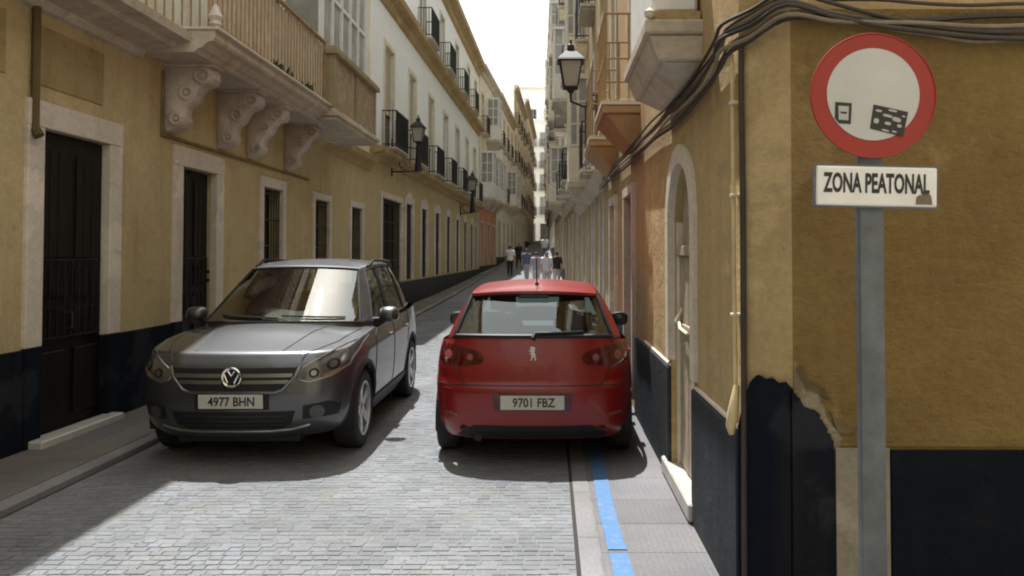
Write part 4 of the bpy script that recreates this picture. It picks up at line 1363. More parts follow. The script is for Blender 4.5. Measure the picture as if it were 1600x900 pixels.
def patch(bvh, axis, outline, name, mat, parent, off=0.004, thick=0.03, s=0.03, round_it=0, smooth=True):
    """A lamp, grille, badge or trim piece laid on the body's surface: outline in the plane facing `axis`, with edge thickness."""
    if round_it: outline = smooth_poly([Vector((*p, 0)) for p in outline], round_it)
    outl = [Vector((p[0], p[1])) for p in outline]
    outl = resample(outl, s)
    n = len(outl)
    xs = [p.x for p in outl]; ysv = [p.y for p in outl]
    pts = list(outl)
    def inside(x, y):
        c = False; j = n - 1
        for i in range(n):
            if (outl[i].y > y) != (outl[j].y > y) and x < (outl[j].x - outl[i].x) * (y - outl[i].y) / (outl[j].y - outl[i].y) + outl[i].x: c = not c
            j = i
        return c
    gx = min(xs) + s * 0.6
    while gx < max(xs):
        gy = min(ysv) + s * 0.6
        while gy < max(ysv):
            if inside(gx, gy) and min((Vector((gx, gy)) - p).length for p in outl) > s * 0.45: pts.append(Vector((gx, gy)))
            gy += s
        gx += s
    r = delaunay_2d_cdt(pts, [], [list(range(n))], 1, 1e-6)
    v2, fc = r[0], r[2]
    D_ = DIRS[axis]
    mb = MB()
    top = [hit(bvh, axis, p.x, p.y) - D_ * off for p in v2]
    mb.add(top, fc)
    ed = {}
    for f in fc:
        for i in range(len(f)):
            a, b = f[i], f[(i + 1) % len(f)]
            ed[(a, b)] = 1
    be = [(a, b) for (a, b) in ed if (b, a) not in ed]
    for a, b in be:
        mb.add([top[a], top[b], top[b] + D_ * thick, top[a] + D_ * thick], [(0, 1, 2, 3)])
    o = mb.build(name, mat, parent, smooth=smooth, origin=(0, 0, 0))
    return o
def seam(bvh, axis, pts, name, mat, parent, r=0.004, s=0.04, closed=False, off=0.0, join=None):
    pl = resample([Vector(p) for p in pts], s, closed)
    path = [hit(bvh, axis, p.x, p.y) - DIRS[axis] * off for p in pl]
    if closed: path.append(path[0])
    mb = join or MB()
    mb.tube(path, r, 6)
    return None if join is not None else mb.build(name, mat, parent, smooth=True, origin=(0, 0, 0))

def wheel(parent, x, y, z, rad, width, spokes, sgn, twin=False):
    mb = MB(); w2 = width / 2
    prof = [(rad * 0.66, -w2 * .9), (rad * .80, -w2), (rad * .93, -w2 * .96), (rad * .985, -w2 * .8), (rad, -w2 * .5), (rad, w2 * .5), (rad * .985, w2 * .8), (rad * .93, w2 * .96), (rad * .80, w2), (rad * .66, w2 * .9)]
    mb.lathe(prof, (0, 0, 0), 40, 'x')
    for k in range(3):
        xx = -w2 * .45 + k * w2 * .45
        mb.lathe([(rad * 1.001, xx - .006), (rad * 1.004, xx), (rad * 1.001, xx + .006)], (0, 0, 0), 40, 'x')
    wh = mb.build("wheel", M['rubber'], parent, smooth=True, origin=(0, 0, 0))
    wh.location = (x, y, z)
    mr = MB(); e = sgn * w2
    mr.lathe([(rad * .69, e * .92), (rad * .70, e * .98), (rad * .64, e * .96), (rad * .62, e * .3), (rad * .62, -e * .5)], (0, 0, 0), 36, 'x')
    for k in range(spokes):
        for dd in ((-0.13, 0.13) if twin else (0,)):
            a = 2 * math.pi * k / spokes + dd
            ca, sa = math.cos(a), math.sin(a); ta, tb = -sa, ca
            wi, wo = rad * .085, rad * (.06 if twin else .09)
            r0, r1 = rad * .12, rad * .65
            p = []
            for (rr, ww, xx) in ((r0, wi, e * .72), (r1, wo, e * .90)):
                for s1, xd in ((-1, 0), (1, 0)):
                    p.append((xx, ca * rr + ta * ww * s1, sa * rr + tb * ww * s1))
            q = [(a_[0] - sgn * 0.03, a_[1], a_[2]) for a_ in p]
            mr.hexa([q[0], q[1], q[3], q[2], p[0], p[1], p[3], p[2]])
    mr.lathe([(0.0, e * .84), (rad * .10, e * .84), (rad * .16, e * .78), (rad * .17, e * .5)], (0, 0, 0), 20, 'x')
    mr.build("rim", M['alloy'], wh, smooth=True, origin=(0, 0, 0))
    md = MB(); md.lathe([(0.0, -e * .1), (rad * .5, -e * .1), (rad * .5, e * .1), (0.0, e * .1)], (0, 0, 0), 28, 'x')
    md.build("brake_disc", M['black_plastic'], wh, origin=(0, 0, 0))
    return wh

def rbox(mb, c, s, r=0.0):
    mb.box(c[0] - s[0] / 2, c[0] + s[0] / 2, c[1] - s[1] / 2, c[1] + s[1] / 2, c[2] - s[2] / 2, c[2] + s[2] / 2)

def seats(root, ys_front, y_rear, zf, mat, headrest=True):
    for x in (-0.36, 0.36):
        mb = MB()
        mb.hexa([(x - .23, ys_front - .05, zf - .5), (x + .23, ys_front - .05, zf - .5), (x + .24, ys_front - .16, zf - .5), (x - .24, ys_front - .16, zf - .5),
                 (x - .19, ys_front - .24, zf + .04), (x + .19, ys_front - .24, zf + .04), (x + .18, ys_front - .34, zf + .04), (x - .18, ys_front - .34, zf + .04)])
        mb.box(x - .24, x + .24, ys_front - .1, ys_front + .4, zf - .56, zf - .42)
        st = mb.build("seat", M[mat], root, bevel=0.05, seg=3, smooth=True, origin=(0, 0, 0), angle=80)
        mb = MB(); mb.box(x - .135, x + .135, ys_front - .36, ys_front - .26, zf + .09, zf + .27)
        mb.build("headrest", M[mat], st, bevel=0.04, seg=3, smooth=True, origin=(0, 0, 0), angle=80)
        mb = MB()
        for q in (-.06, .06): mb.tube([(x + q, ys_front - .31, zf + .02), (x + q, ys_front - .31, zf + .12)], .008, 6)
        mb.build("headrest_post", M['chrome'], st, origin=(0, 0, 0))
    mb = MB()
    mb.hexa([(-.64, y_rear - .02, zf - .5), (.64, y_rear - .02, zf - .5), (.64, y_rear - .14, zf - .5), (-.64, y_rear - .14, zf - .5),
             (-.60, y_rear - .22, zf - .03), (.60, y_rear - .22, zf - .03), (.60, y_rear - .32, zf - .03), (-.60, y_rear - .32, zf - .03)])
    mb.box(-.66, .66, y_rear - .1, y_rear + .42, zf - .56, zf - .42)
    bs = mb.build("rear_bench", M[mat], root, bevel=0.04, seg=3, smooth=True, origin=(0, 0, 0), angle=80)
    for x in (-.40, .40):
        mb = MB(); mb.box(x - .13, x + .13, y_rear - .33, y_rear - .25, zf - .0, zf + .14)
        mb.build("headrest", M[mat], bs, bevel=0.035, seg=3, smooth=True, origin=(0, 0, 0), angle=80)

def plate_part(root, c, wdt, hgt, facing, txt, tilt=0.0):
    """Number plate on its own backing; facing +1 front (+y) or -1 rear."""
    mb = MB(); rbox(mb, (0, 0, 0), (wdt, 0.012, hgt))
    pl = mb.build("number_plate", M['plate'], root, bevel=0.004, origin=(0, 0, 0))
    pl.location = c
    pl.rotation_euler = (tilt, 0, math.pi if facing > 0 else 0)
    me = text_mesh(txt, hgt * 0.88, M['black'], "plate_lettering", 0.002, 0.0008)
    o = bpy.data.objects.new("plate_lettering", me); COL.objects.link(o); o.parent = pl
    o.location = (0.010, -0.0074, -0.002); o.rotation_euler = (math.pi / 2, 0, 0)
    o.scale = (0.88, 1, 1)
    return pl

def mirrors(root, y, z, x, mat, size=(0.20, 0.11, 0.15)):
    for s in (-1, 1):
        mb = MB()
        cx, cy, cz = s * (x + .12), y, z
        prof = []
        for (yy, sx, sz) in ((-.05, .085, .068), (-.03, .10, .078), (.01, .098, .076), (.05, .075, .058), (.075, .04, .03)):
            prof.append([(cx + sx * math.copysign(abs(math.cos(t)) ** .7, math.cos(t)), cy + yy, cz + sz * math.copysign(abs(math.sin(t)) ** .7, math.sin(t))) for t in [2 * math.pi * k / 16 for k in range(16)]])
        vs = [p for r_ in prof for p in r_]
        fs = [(i * 16 + k, i * 16 + (k + 1) % 16, (i + 1) * 16 + (k + 1) % 16, (i + 1) * 16 + k) for i in range(4) for k in range(16)]
        fs += [tuple(range(16)), tuple(64 + k for k in range(16))]
        mb.add(vs, fs)
        mi = mb.build("wing_mirror", mat, root, smooth=True, origin=(0, 0, 0), angle=50)
        m2 = MB(); m2.tube([(s * (x - .04), y + .01, z - .06), (cx - s * .02, y + .01, z - .045)], [.03, .024], 8)
        m2.build("mirror_stalk", M['black_plastic'], mi, smooth=True, origin=(0, 0, 0))
        m3 = MB(); m3.box(cx - .075, cx + .075, cy - .056, cy - .0505, cz - .052, cz + .052)
        m3.build("mirror_glass", M['pane'], mi, bevel=.02, origin=(0, 0, 0))

def ring_of(yf, yr, w_, zf, zs0, zs1, zr, yFa, yRa, bowF=0.10, bowR=0.07, cF=0.33, cR=0.27, tF=0.945, tR=0.95):
    xs = [0, .42 * w_, .76 * w_, tF * w_, .985 * w_, w_, w_, w_, w_, w_, .997 * w_, tR * w_, .76 * w_, .42 * w_, 0]
    yA = yFa - 0.55
    ysx = [yf, yf - bowF * .25, yf - bowF, yf - cF, (yf - cF + yFa) / 2, yFa - .05, yA, yA - .55, yA - .75, yRa + .55, yRa, yr + cR, yr + bowR, yr + bowR * .2, yr]
    zz = [zf, zf, zf, zf, zf * .55 + zs0 * .45, zs0]
    for k in range(6, 10): zz.append(zs0 + (zs1 - zs0) * (k - 5) / 5)
    zz += [zs1, zr * .6 + zs1 * .4, zr, zr, zr]
    return [(x, y, z) for x, y, z in zip(xs, ysx, zz)]

def build_car(name, loc, rz, label, spec):
    root = thing(name, loc, label, "car", 'cars parked in the lane', rz=rz)
    yFa, yRa, rad = spec['yFa'], spec['yRa'], spec['rad']
    paint = spec['paint']
    name_red = paint is M['red_paint_car']
    # lower body
    cg = Cage()
    rings = [cg.ring(mirror_ring(ring_of(*r, yFa, yRa, **spec.get('ringkw', {})))) for r in spec['rings']]
    for a, b in zip(rings, rings[1:]): cg.loft(a, b)
    for ri, val in spec['creases']:
        for i in range(28): cg.crease(rings[ri][i], rings[ri][(i + 1) % 28], val)
    cg.cap(rings[-1], [4, 5, 6], spec['hood_crown'], spec['hood_y'], zc=spec.get('hood_z'))
    tub = cg.mesh("tub", 3)
    tub = cut_arches(tub, [(yFa, rad, spec['arch']), (yRa, rad, spec['arch'])])
    for k in range(len(tub.materials)): tub.materials[k] = paint
    body = bpy.data.objects.new("body", tub); COL.objects.link(body); body.parent = root
    for p in tub.polygons: p.material_index = 0
    # greenhouse
    cg = Cage()
    base, top = spec['base'], spec['top']
    def blend(t, bow):
        out = []
        for i, (a, b) in enumerate(zip(base, top)):
            p = Vector(a).lerp(Vector(b), t)
            if 3 < i < 11: p.x += bow
            elif i <= 3: p.y += bow * .8
            else: p.y -= bow * .8
            if i in (0, 14): p.x = 0
            out.append(tuple(p))
        return out
    skirt = [(x * 1.01, y + (0.02 if i < 3 else (-0.02 if i > 11 else 0)), z - spec.get('skirt', .10)) for i, (x, y, z) in enumerate(base)]
    rail = [(x * .965, y * 1.0 + (-.05 if i < 4 else (.04 if i > 10 else 0)), z + (.022 if i < 4 else .035)) for i, (x, y, z) in enumerate(top)]
    L0, L1, L2, L3, L4 = [cg.ring(mirror_ring(r)) for r in (skirt, list(base), blend(.5, spec['bow']), list(top), rail)]
    def seg_of(i):
        return i if i < 14 else 27 - i
    def mi(i):
        s_ = seg_of(i)
        if s_ <= 2: return 1
        if s_ in (4, 5): return 3
        if s_ in (7, 8): return 4
        if s_ == 6: return 6
        if s_ >= 11: return 2
        if s_ == 9 and spec.get('quarter'): return 5
        return 0
    cg.loft(L0, L1); cg.loft(L1, L2, mi); cg.loft(L2, L3, mi); cg.loft(L3, L4)
    for i in range(28):
        j = (i + 1) % 28
        cg.crease(L1[i], L1[j], .7); cg.crease(L3[i], L3[j], .7)
    for i in (3, 4, 6, 7, 9, 11):
        for q in (i, Lidx(i)):
            cg.crease(L1[q], L2[q], .75); cg.crease(L2[q], L3[q], .75)
    cg.cap(L4, [4, 5, 6, 7, 8, 9, 10, 'R'], spec['roof_crown'])
    gh = cg.mesh("greenhouse", 3)
    roof, _ = submesh(gh, 0, "roof", paint, root)
    for sd in (1, -1): submesh(gh, 6, "door_pillar", M['black_plastic'], root, 0.0, sd)
    seal = MB()
    gl = [('windscreen', 1, M['screen_glass']), ('rear_window', 2, M['rear_glass'] if name_red else M['glass']), ('front_side_window', 3, M['glass']), ('rear_side_window', 4, M['glass'])]
    if spec.get('quarter'): gl.append(('quarter_window', 5, M['glass']))
    for nm, slot, mt in gl:
        for sd in ((0,) if slot < 3 else (1, -1)):
            o, loops = submesh(gh, slot, nm, mt, root, -0.004, sd)
            for lp in loops:
                seal.tube(lp + [lp[0], lp[1]], 0.011 if slot > 2 else spec.get('seal', .014), 6, caps=False)
    seal.build("window_seal", M['black_plastic'], root, smooth=True, origin=(0, 0, 0))
    # what a ray meets: body and roof together
    bm = bmesh.new(); bm.from_mesh(tub); bm.from_mesh(gh)
    bvh = BVHTree.FromBMesh(bm); bm.free()
    # wheels, arch liners, underside
    for s in (-1, 1):
        for yy in (yFa, yRa):
            wheel(root, s * spec['track'], yy, rad, rad, spec['tyre_w'], spec['spokes'], s, spec.get('twin', False))
            mb = MB(); n = 20; R1 = spec['arch'] + .005; R2 = R1 - .02
            vs = []
            for k in range(n + 1):
                t = -0.25 + (math.pi + .5) * k / n
                cy, sz = math.cos(t), math.sin(t)
                for (rr, xx) in ((R1, spec['halfw'] - .03), (R1, spec['halfw'] - .38)):
                    vs.append((s * xx, yy + cy * rr, max(.12, rad + sz * rr)))
            mb.add(vs, [(2 * k, 2 * k + 1, 2 * k + 3, 2 * k + 2) for k in range(n)])
            c0 = [(s * (spec['halfw'] - .38), yy + math.cos(-.25 + (math.pi + .5) * k / n) * R1, max(.12, rad + math.sin(-.25 + (math.pi + .5) * k / n) * R1)) for k in range(n + 1)]
            mb.add(c0, [tuple(range(n + 1))])
            mb.build("arch_liner", M['black_plastic'], root, origin=(0, 0, 0))
            ml = MB(); arcp = []
            for k in range(25):
                t = -0.05 + (math.pi + .1) * k / 24
                yv, zv = yy + math.cos(t) * (spec['arch'] + .012), rad + math.sin(t) * (spec['arch'] + .012)
                p = hit(bvh, 'right' if s > 0 else 'left', yv, zv)
                arcp.append(Vector((p.x - s * .004, yv, zv)))
            ml.tube(arcp, spec.get('lip', .012), 8)
            ml.build("wheel_arch_trim", spec.get('lip_mat', paint), root, smooth=True, origin=(0, 0, 0))
    mb = MB()
    hw = spec['halfw'] - .12
    mb.box(-hw, hw, yRa + .42, yFa - .45, .19, .24)
    mb.box(-.50, .50, spec['tail'] + .75, yRa + .42, .24, .27); mb.box(-.50, .50, yFa - .45, spec['nose'] - .2, .20, .25)
    mb.box(-hw, hw, yRa + .45, yFa - .5, .26, .30); mb.box(-.60, .60, spec['tail'] + .10, spec['nose'] - .16, .31, .33)
    mb.build("underside", M['black_plastic'], root, origin=(0, 0, 0))
    return root, body, bvh

# ------------------------------------------------------------------ grey SUV, nose towards us
tig = dict(yFa=1.30, yRa=-1.30, rad=.345, arch=.405, halfw=.905, track=.775, tyre_w=.225, spokes=5, twin=True, nose=2.17, tail=-2.26,
    paint=M['grey_paint_car'],
    rings=[  # yf, yr, w, zf, zs0, zs1, zr
        (2.02, -2.10, .80, .245, .235, .235, .28), (2.11, -2.20, .868, .31, .32, .32, .36), (2.165, -2.26, .893, .48, .50, .50, .52),
        (2.165, -2.255, .905, .62, .68, .70, .70), (2.13, -2.20, .904, .82, .85, .89, .90), (2.06, -2.13, .876, .925, 1.0, 1.075, 1.10)],
    creases=[(0, .8), (4, .3), (5, .75)],
    ringkw=dict(cF=.29, tF=.958, bowF=.085),
    hood_crown=.055, hood_y={4: .10, 5: .22, 6: .30}, hood_z={4: .01, 5: .02, 6: .03},
    base=[(0, 1.16, 1.095), (.36, 1.135, 1.095), (.62, 1.04, 1.085), (.755, .90, 1.075), (.815, .66, 1.06), (.833, .30, 1.055), (.838, -.02, 1.06), (.838, -.11, 1.06), (.835, -.55, 1.07), (.825, -1.0, 1.085), (.80, -1.62, 1.11), (.67, -2.0, 1.12), (.50, -2.07, 1.12), (.26, -2.105, 1.12), (0, -2.115, 1.12)],
    top=[(0, .33, 1.595), (.26, .31, 1.592), (.47, .24, 1.58), (.565, .16, 1.565), (.598, .06, 1.555), (.618, -.08, 1.575), (.628, -.20, 1.585), (.628, -.28, 1.585), (.628, -.65, 1.59), (.618, -1.05, 1.585), (.595, -1.48, 1.57), (.52, -1.74, 1.56), (.41, -1.80, 1.565), (.2, -1.84, 1.57), (0, -1.85, 1.57)],
    bow=.022, roof_crown=.055, quarter=True, lip=.022, lip_mat=M['black_plastic'])  # arch lips black: shade on the painted bodywork put into colour
T, Tb, bv = build_car("parked_car", (-2.60, 8.55, 0), math.pi + math.radians(0.6), "grey metallic SUV with roof rails facing us, parked along the left side of the lane", tig)
T.scale = (1.0, 1.0, 1.02)
mir = lambda pts: [(-a, b) for a, b in pts][::-1]
gri = [(-.51, .815), (.51, .815), (.485, .745), (.40, .655), (.34, .635), (-.34, .635), (-.40, .655), (-.485, .745)]
gp = patch(bv, 'front', gri, "grille", M['black_plastic'], T, .006, .03, .03)
mb = MB()
seam(bv, 'front', [(-.525, .825), (-.495, .745), (-.405, .645), (-.345, .622), (.345, .622), (.405, .645), (.495, .745), (.525, .825)], "", None, None, .014, .03, off=.008, join=mb)
mb.build("grille_surround", M['reflector'], gp, smooth=True, origin=(0, 0, 0))
for z in (.705, .755):
    for s in (-1, 1):
        wv = .47 if z > .73 else .44
        patch(bv, 'front', [(s * .085, z - .014), (s * wv, z - .014), (s * (wv + .008), z + .014), (s * .085, z + .014)][::s], "grille_bar", M['reflector'], gp, .014, .02, .03)
# round badge: ring with angular strokes
mb = MB(); c = hit(bv, 'front', 0, .745) + Vector((0, .016, 0))
mb.lathe([(.062, 0), (.062, .014), (.075, .018), (.082, .012), (.082, 0)], c, 28, 'y')
mb.build("badge_ring", M['chrome'], gp, smooth=True, origin=(0, 0, 0))
mb = MB(); mb.lathe([(0, .004), (.064, .004), (.064, 0)], c, 28, 'y'); mb.build("badge_field", M['black_plastic'], gp, origin=(0, 0, 0))
mb = MB()
for pl_ in ([(-.026, .050), (0, .012), (.026, .050)], [(-.056, .022), (-.027, -.046), (0, .004), (.027, -.046), (.056, .022)]):
    mb.tube([c + Vector((a, .010, b)) for a, b in pl_], .0075, 6)
mb.build("badge_emblem", M['chrome'], gp, smooth=True, origin=(0, 0, 0))
# lower intake, its lip, fog lamps
li = patch(bv, 'front', [(-.50, .47), (.50, .47), (.46, .36), (.38, .325), (-.38, .325), (-.46, .36)], "lower_intake", M['black_plastic'], T, .005, .03, .03)
for z in (.435, .395, .36):
    patch(bv, 'front', [(-.42, z - .006), (.42, z - .006), (.42, z + .006), (-.42, z + .006)], "intake_bar", M['black'], li, .012, .02, .04)
mb = MB(); seam(bv, 'front', [(-.60, .345), (-.46, .312), (-.3, .30), (.3, .30), (.46, .312), (.60, .345)], "", None, None, .012, .04, off=.004, join=mb)
mb.build("bumper_lip", M['reflector'], T, smooth=True, origin=(0, 0, 0))
patch(bv, 'front', [(-.30, .62), (.30, .62), (.30, .485), (-.30, .485)], "plate_carrier", M['black_plastic'], T, .003, .02, .04)
pc = hit(bv, 'front', 0, .555)
plate_part(T, (pc.x, pc.y + .014, .555), .52, .112, 1, "4977 BHN", math.radians(4))
for s in (-1, 1):
    f = lambda pts: pts if s > 0 else mir(pts)
    fo = [(.66 + .055 * math.cos(t), .455 + .055 * math.sin(t)) for t in [2 * math.pi * k / 16 for k in range(16)]]
    pk = patch(bv, 'front', f([(.55, .40), (.80, .41), (.82, .50), (.74, .535), (.56, .51)]), "fog_lamp_recess", M['black_plastic'], T, .003, .02, .03)
    patch(bv, 'front', f(fo), "fog_lamp", M['alloy_dull'], pk, .010, .015, .02)
    hp = [(.51, .765), (.53, .715), (.60, .695), (.76, .735), (.862, .80), (.880, .90), (.878, .985), (.80, .955), (.66, .875), (.55, .81)]
    hl = patch(bv, 'front', f(hp), "headlight", M['headlamp'], T, .006, .03, .03, round_it=1)
    for (a, b, r_) in ((.635, .765, .038), (.765, .825, .045)):
        ci = [(a + r_ * math.cos(t), b + r_ * math.sin(t)) for t in [2 * math.pi * k / 18 for k in range(18)]]
        patch(bv, 'front', f(ci), "lamp_bowl", M['black_plastic'], hl, .010, .01, .02)
        ci = [(a + r_ * .6 * math.cos(t), b + r_ * .6 * math.sin(t)) for t in [2 * math.pi * k / 14 for k in range(14)]]
        patch(bv, 'front', f(ci), "lamp_lens", M['reflector'], hl, .013, .01, .02)
    patch(bv, 'front', f([(.70, .725), (.80, .745), (.845, .79), (.80, .785), (.70, .745)]), "indicator", M['amber'], hl, .011, .01, .02)
    mb = MB(); seam(bv, 'front', f(hp), "", None, None, .007, .03, True, .006, join=mb)
    mb.build("headlight_rim", M['reflector'], hl, smooth=True, origin=(0, 0, 0))
    # bonnet shut line
    seam(bv, 'top', [(s * .53, 2.04), (s * .62, 1.90), (s * .72, 1.60), (s * .765, 1.25), (s * .775, 1.0)], "bonnet_seam", M['black'], T, .0055, .05)
    seam(bv, 'top', [(s * .36, 1.98), (s * .42, 1.60), (s * .50, 1.15)], "bonnet_crease", M['grey_paint_car'], T, .010, .05, off=-.004)
    ax = 'right' if s > 0 else 'left'
    dp = [(.86, .36), (.90, .60), (.84, .95), (.70, 1.03)]
    mb = MB()
    seam(bv, ax, dp, "", None, None, .005, .05, join=mb)
    seam(bv, ax, [(-.06, .34), (-.07, .70), (-.06, 1.04)], "", None, None, .005, .05, join=mb)
    seam(bv, ax, [(-.90, .72), (-.98, .90), (-.98, 1.06)], "", None, None, .005, .05, join=mb)
    seam(bv, ax, [(.86, .36), (-.88, .36)], "", None, None, .005, .05, join=mb)
    mb.build("door_seam", M['black'], T, smooth=True, origin=(0, 0, 0))
    for yv in (.12, -.86):
        patch(bv, ax, [(yv - .10, .885), (yv + .10, .885), (yv + .10, .915), (yv - .10, .915)], "door_handle", M['grey_paint_car'], T, .03, .035, .03, round_it=1)
    sill = patch(bv, ax, [(.86, .26), (.86, .37), (-.86, .37), (-.86, .26)], "sill_trim", M['black_plastic'], T, .014, .05, .05)
    mb = MB()
    rp = [(.60, -.05), (.615, -.3), (.62, -.7), (.605, -1.2), (.58, -1.5)]
    pts = []
    for i, (a, b) in enumerate(rp):
        p = hit(bv, 'top', s * a, b); pts.append(p + Vector((0, 0, .055 if 0 < i < 4 else .0)))
    mb.tube(pts, .016, 8)
    mb.build("roof_rail", M['black_plastic'], T, smooth=True, origin=(0, 0, 0))
mirrors(T, .60, 1.13, .845, M['grey_paint_car'])
# wipers, dashboard, steering wheel, seats
for (x0, x1) in ((-.62, -.05), (-.02, .55)):
    mb = MB()
    a = hit(bv, 'top', x0, 1.06); 
    pts = [hit(bv, 'front', x0 + (x1 - x0) * k / 6, 1.125 + .02 * k / 6) + Vector((0, .012, .006)) for k in range(7)]
    mb.tube(pts, .009, 6)
    mb.build("wiper", M['black_plastic'], T, smooth=True, origin=(0, 0, 0))
mb = MB()
mb.hexa([(-.72, .55, .72), (.72, .55, .72), (.70, 1.02, .80), (-.70, 1.02, .80), (-.72, .55, 1.02), (.72, .55, 1.02), (.66, 1.02, 1.05), (-.66, 1.02, 1.05)])
mb.build("dashboard", M['seat'], T, bevel=.03, seg=2, origin=(0, 0, 0))
mb = MB()
mb.tube([Vector((-.36 + .18 * math.cos(t), .42 + .06 * math.sin(t), .98 + .17 * math.sin(t))) for t in [2 * math.pi * k / 24 for k in range(25)]], .014, 6)
mb.tube([(-.52, .42, .98), (-.20, .42, .98)], .018, 6)
mb.build("steering_wheel", M['black_plastic'], T, smooth=True, origin=(0, 0, 0))
seats(T, .05, -.95, 1.14, 'seat')
mb = MB(); p = hit(bv, 'front', 0, 1.52); mb.box(-.11, .11, p.y - .12, p.y - .09, 1.475, 1.535); mb.build("interior_mirror", M['black_plastic'], T, bevel=.012, origin=(0, 0, 0))
# papers on the dashboard
tx = Matrix.Translation(T.location) @ Matrix.Rotation(T.rotation_euler.z, 4, 'Z')
mb = MB()
vs = []
for i in range(7):
    for j in range(4):
        u, v = i / 6, j / 3
        p = tx @ Vector((.22 - .42 * u, .70 + .16 * v, 1.12 + .10 * (1 - v) * (.6 + .4 * u) + .02 * math.sin(u * 6)))
        vs.append(p)
mb.add(vs, [(i * 4 + j, i * 4 + j + 1, (i + 1) * 4 + j + 1, (i + 1) * 4 + j) for i in range(6) for j in range(3)])
pp = mb.build("paper_sheet", M['paper'], smooth=True, origin=tx @ Vector((0, .8, 1.04)))
pp.modifiers.new("thick", 'SOLIDIFY').thickness = 0.002
tag(pp, "crumpled white paper lying on the dashboard of the grey SUV", "paper")

# ------------------------------------------------------------------ red hatchback, tail towards us
gol = dict(yFa=1.29, yRa=-1.29, rad=.315, arch=.362, halfw=.88, track=.755, tyre_w=.205, spokes=7, nose=2.12, tail=-2.08,
    paint=M['red_paint_car'],
    rings=[
        (1.98, -1.99, .81, .22, .20, .20, .235), (2.06, -2.045, .852, .29, .28, .28, .31), (2.11, -2.08, .872, .45, .46, .46, .48),
        (2.11, -2.085, .882, .56, .62, .63, .64), (2.09, -2.045, .880, .68, .72, .74, .70), (2.03, -2.035, .876, .74, .82, .86, .84), (1.95, -1.965, .838, .80, .90, .985, 1.03)],
    creases=[(0, .8), (3, .35), (4, .5), (6, .5)],
    ringkw=dict(bowR=.085, cR=.32, tR=.945),
    hood_crown=.05, hood_y={4: .10, 5: .22, 6: .30}, hood_z={4: .01, 5: .02, 6: .03},
    base=[(0, 1.04, 1.0), (.34, 1.015, 1.0), (.60, .93, .99), (.73, .80, .98), (.785, .56, .965), (.802, .25, .96), (.808, -.05, .96), (.808, -.14, .96), (.804, -.55, .97), (.795, -1.0, .99), (.775, -1.52, 1.02), (.665, -1.83, 1.055), (.51, -1.91, 1.06), (.26, -1.945, 1.06), (0, -1.955, 1.06)],
    top=[(0, .30, 1.41), (.25, .28, 1.405), (.44, .22, 1.395), (.525, .14, 1.38), (.56, .06, 1.375), (.58, -.08, 1.39), (.59, -.2, 1.40), (.59, -.29, 1.40), (.59, -.65, 1.40), (.58, -1.0, 1.395), (.575, -1.40, 1.385), (.545, -1.60, 1.385), (.43, -1.655, 1.39), (.21, -1.68, 1.395), (0, -1.69, 1.395)],
    bow=.02, roof_crown=.05, skirt=.09, seal=.02)
G, Gb, bg_ = build_car("parked_car", (-.135, 8.50, 0), math.radians(-0.3), "red hatchback seen from behind, parked tight against the right hand wall", gol)
G.scale = (1.0, 1.0, 1.012)
# tailgate shut line, bumper line
mb = MB()
seam(bg_, 'rear', [(-.655, 1.02), (-.69, .93), (-.655, .86), (-.60, .72), (-.56, .675), (.56, .675), (.60, .72), (.655, .86), (.69, .93), (.655, 1.02)], "", None, None, .0055, .04, join=mb)
seam(bg_, 'rear', [(-.80, .665), (-.56, .672)], "", None, None, .0055, .04, join=mb)
seam(bg_, 'rear', [(.56, .672), (.80, .665)], "", None, None, .0055, .04, join=mb)
mb.build("tailgate_seam", M['black'], G, smooth=True, origin=(0, 0, 0))
patch(bg_, 'rear', [(-.74, .645), (.74, .645), (.76, .625), (-.76, .625)], "bumper_ridge", M['red_paint_car'], G, .012, .02, .04, round_it=1)
patch(bg_, 'rear', [(-.33, .62), (.33, .62), (.31, .475), (-.31, .475)], "plate_recess", M['red_lens'], G, .002, .01, .04)
pc = hit(bg_, 'rear', 0, .545)
plate_part(G, (0, pc.y - .012, .545), .52, .112, -1, "9701 FBZ", math.radians(-4))
patch(bg_, 'rear', [(-.66, .22), (-.58, .30), (-.48, .35), (.48, .35), (.58, .30), (.66, .22)], "rear_valance", M['black_plastic'], G, .006, .04, .04)  # black bumper piece that also paints in the shadow below it
mb = MB(); mb.tube([(-.45, -1.85, .245), (-.45, -1.98, .245)], [.03, .033], 12)
mb.build("exhaust_pipe", M['black_plastic'], G, smooth=True, origin=(0, 0, 0))
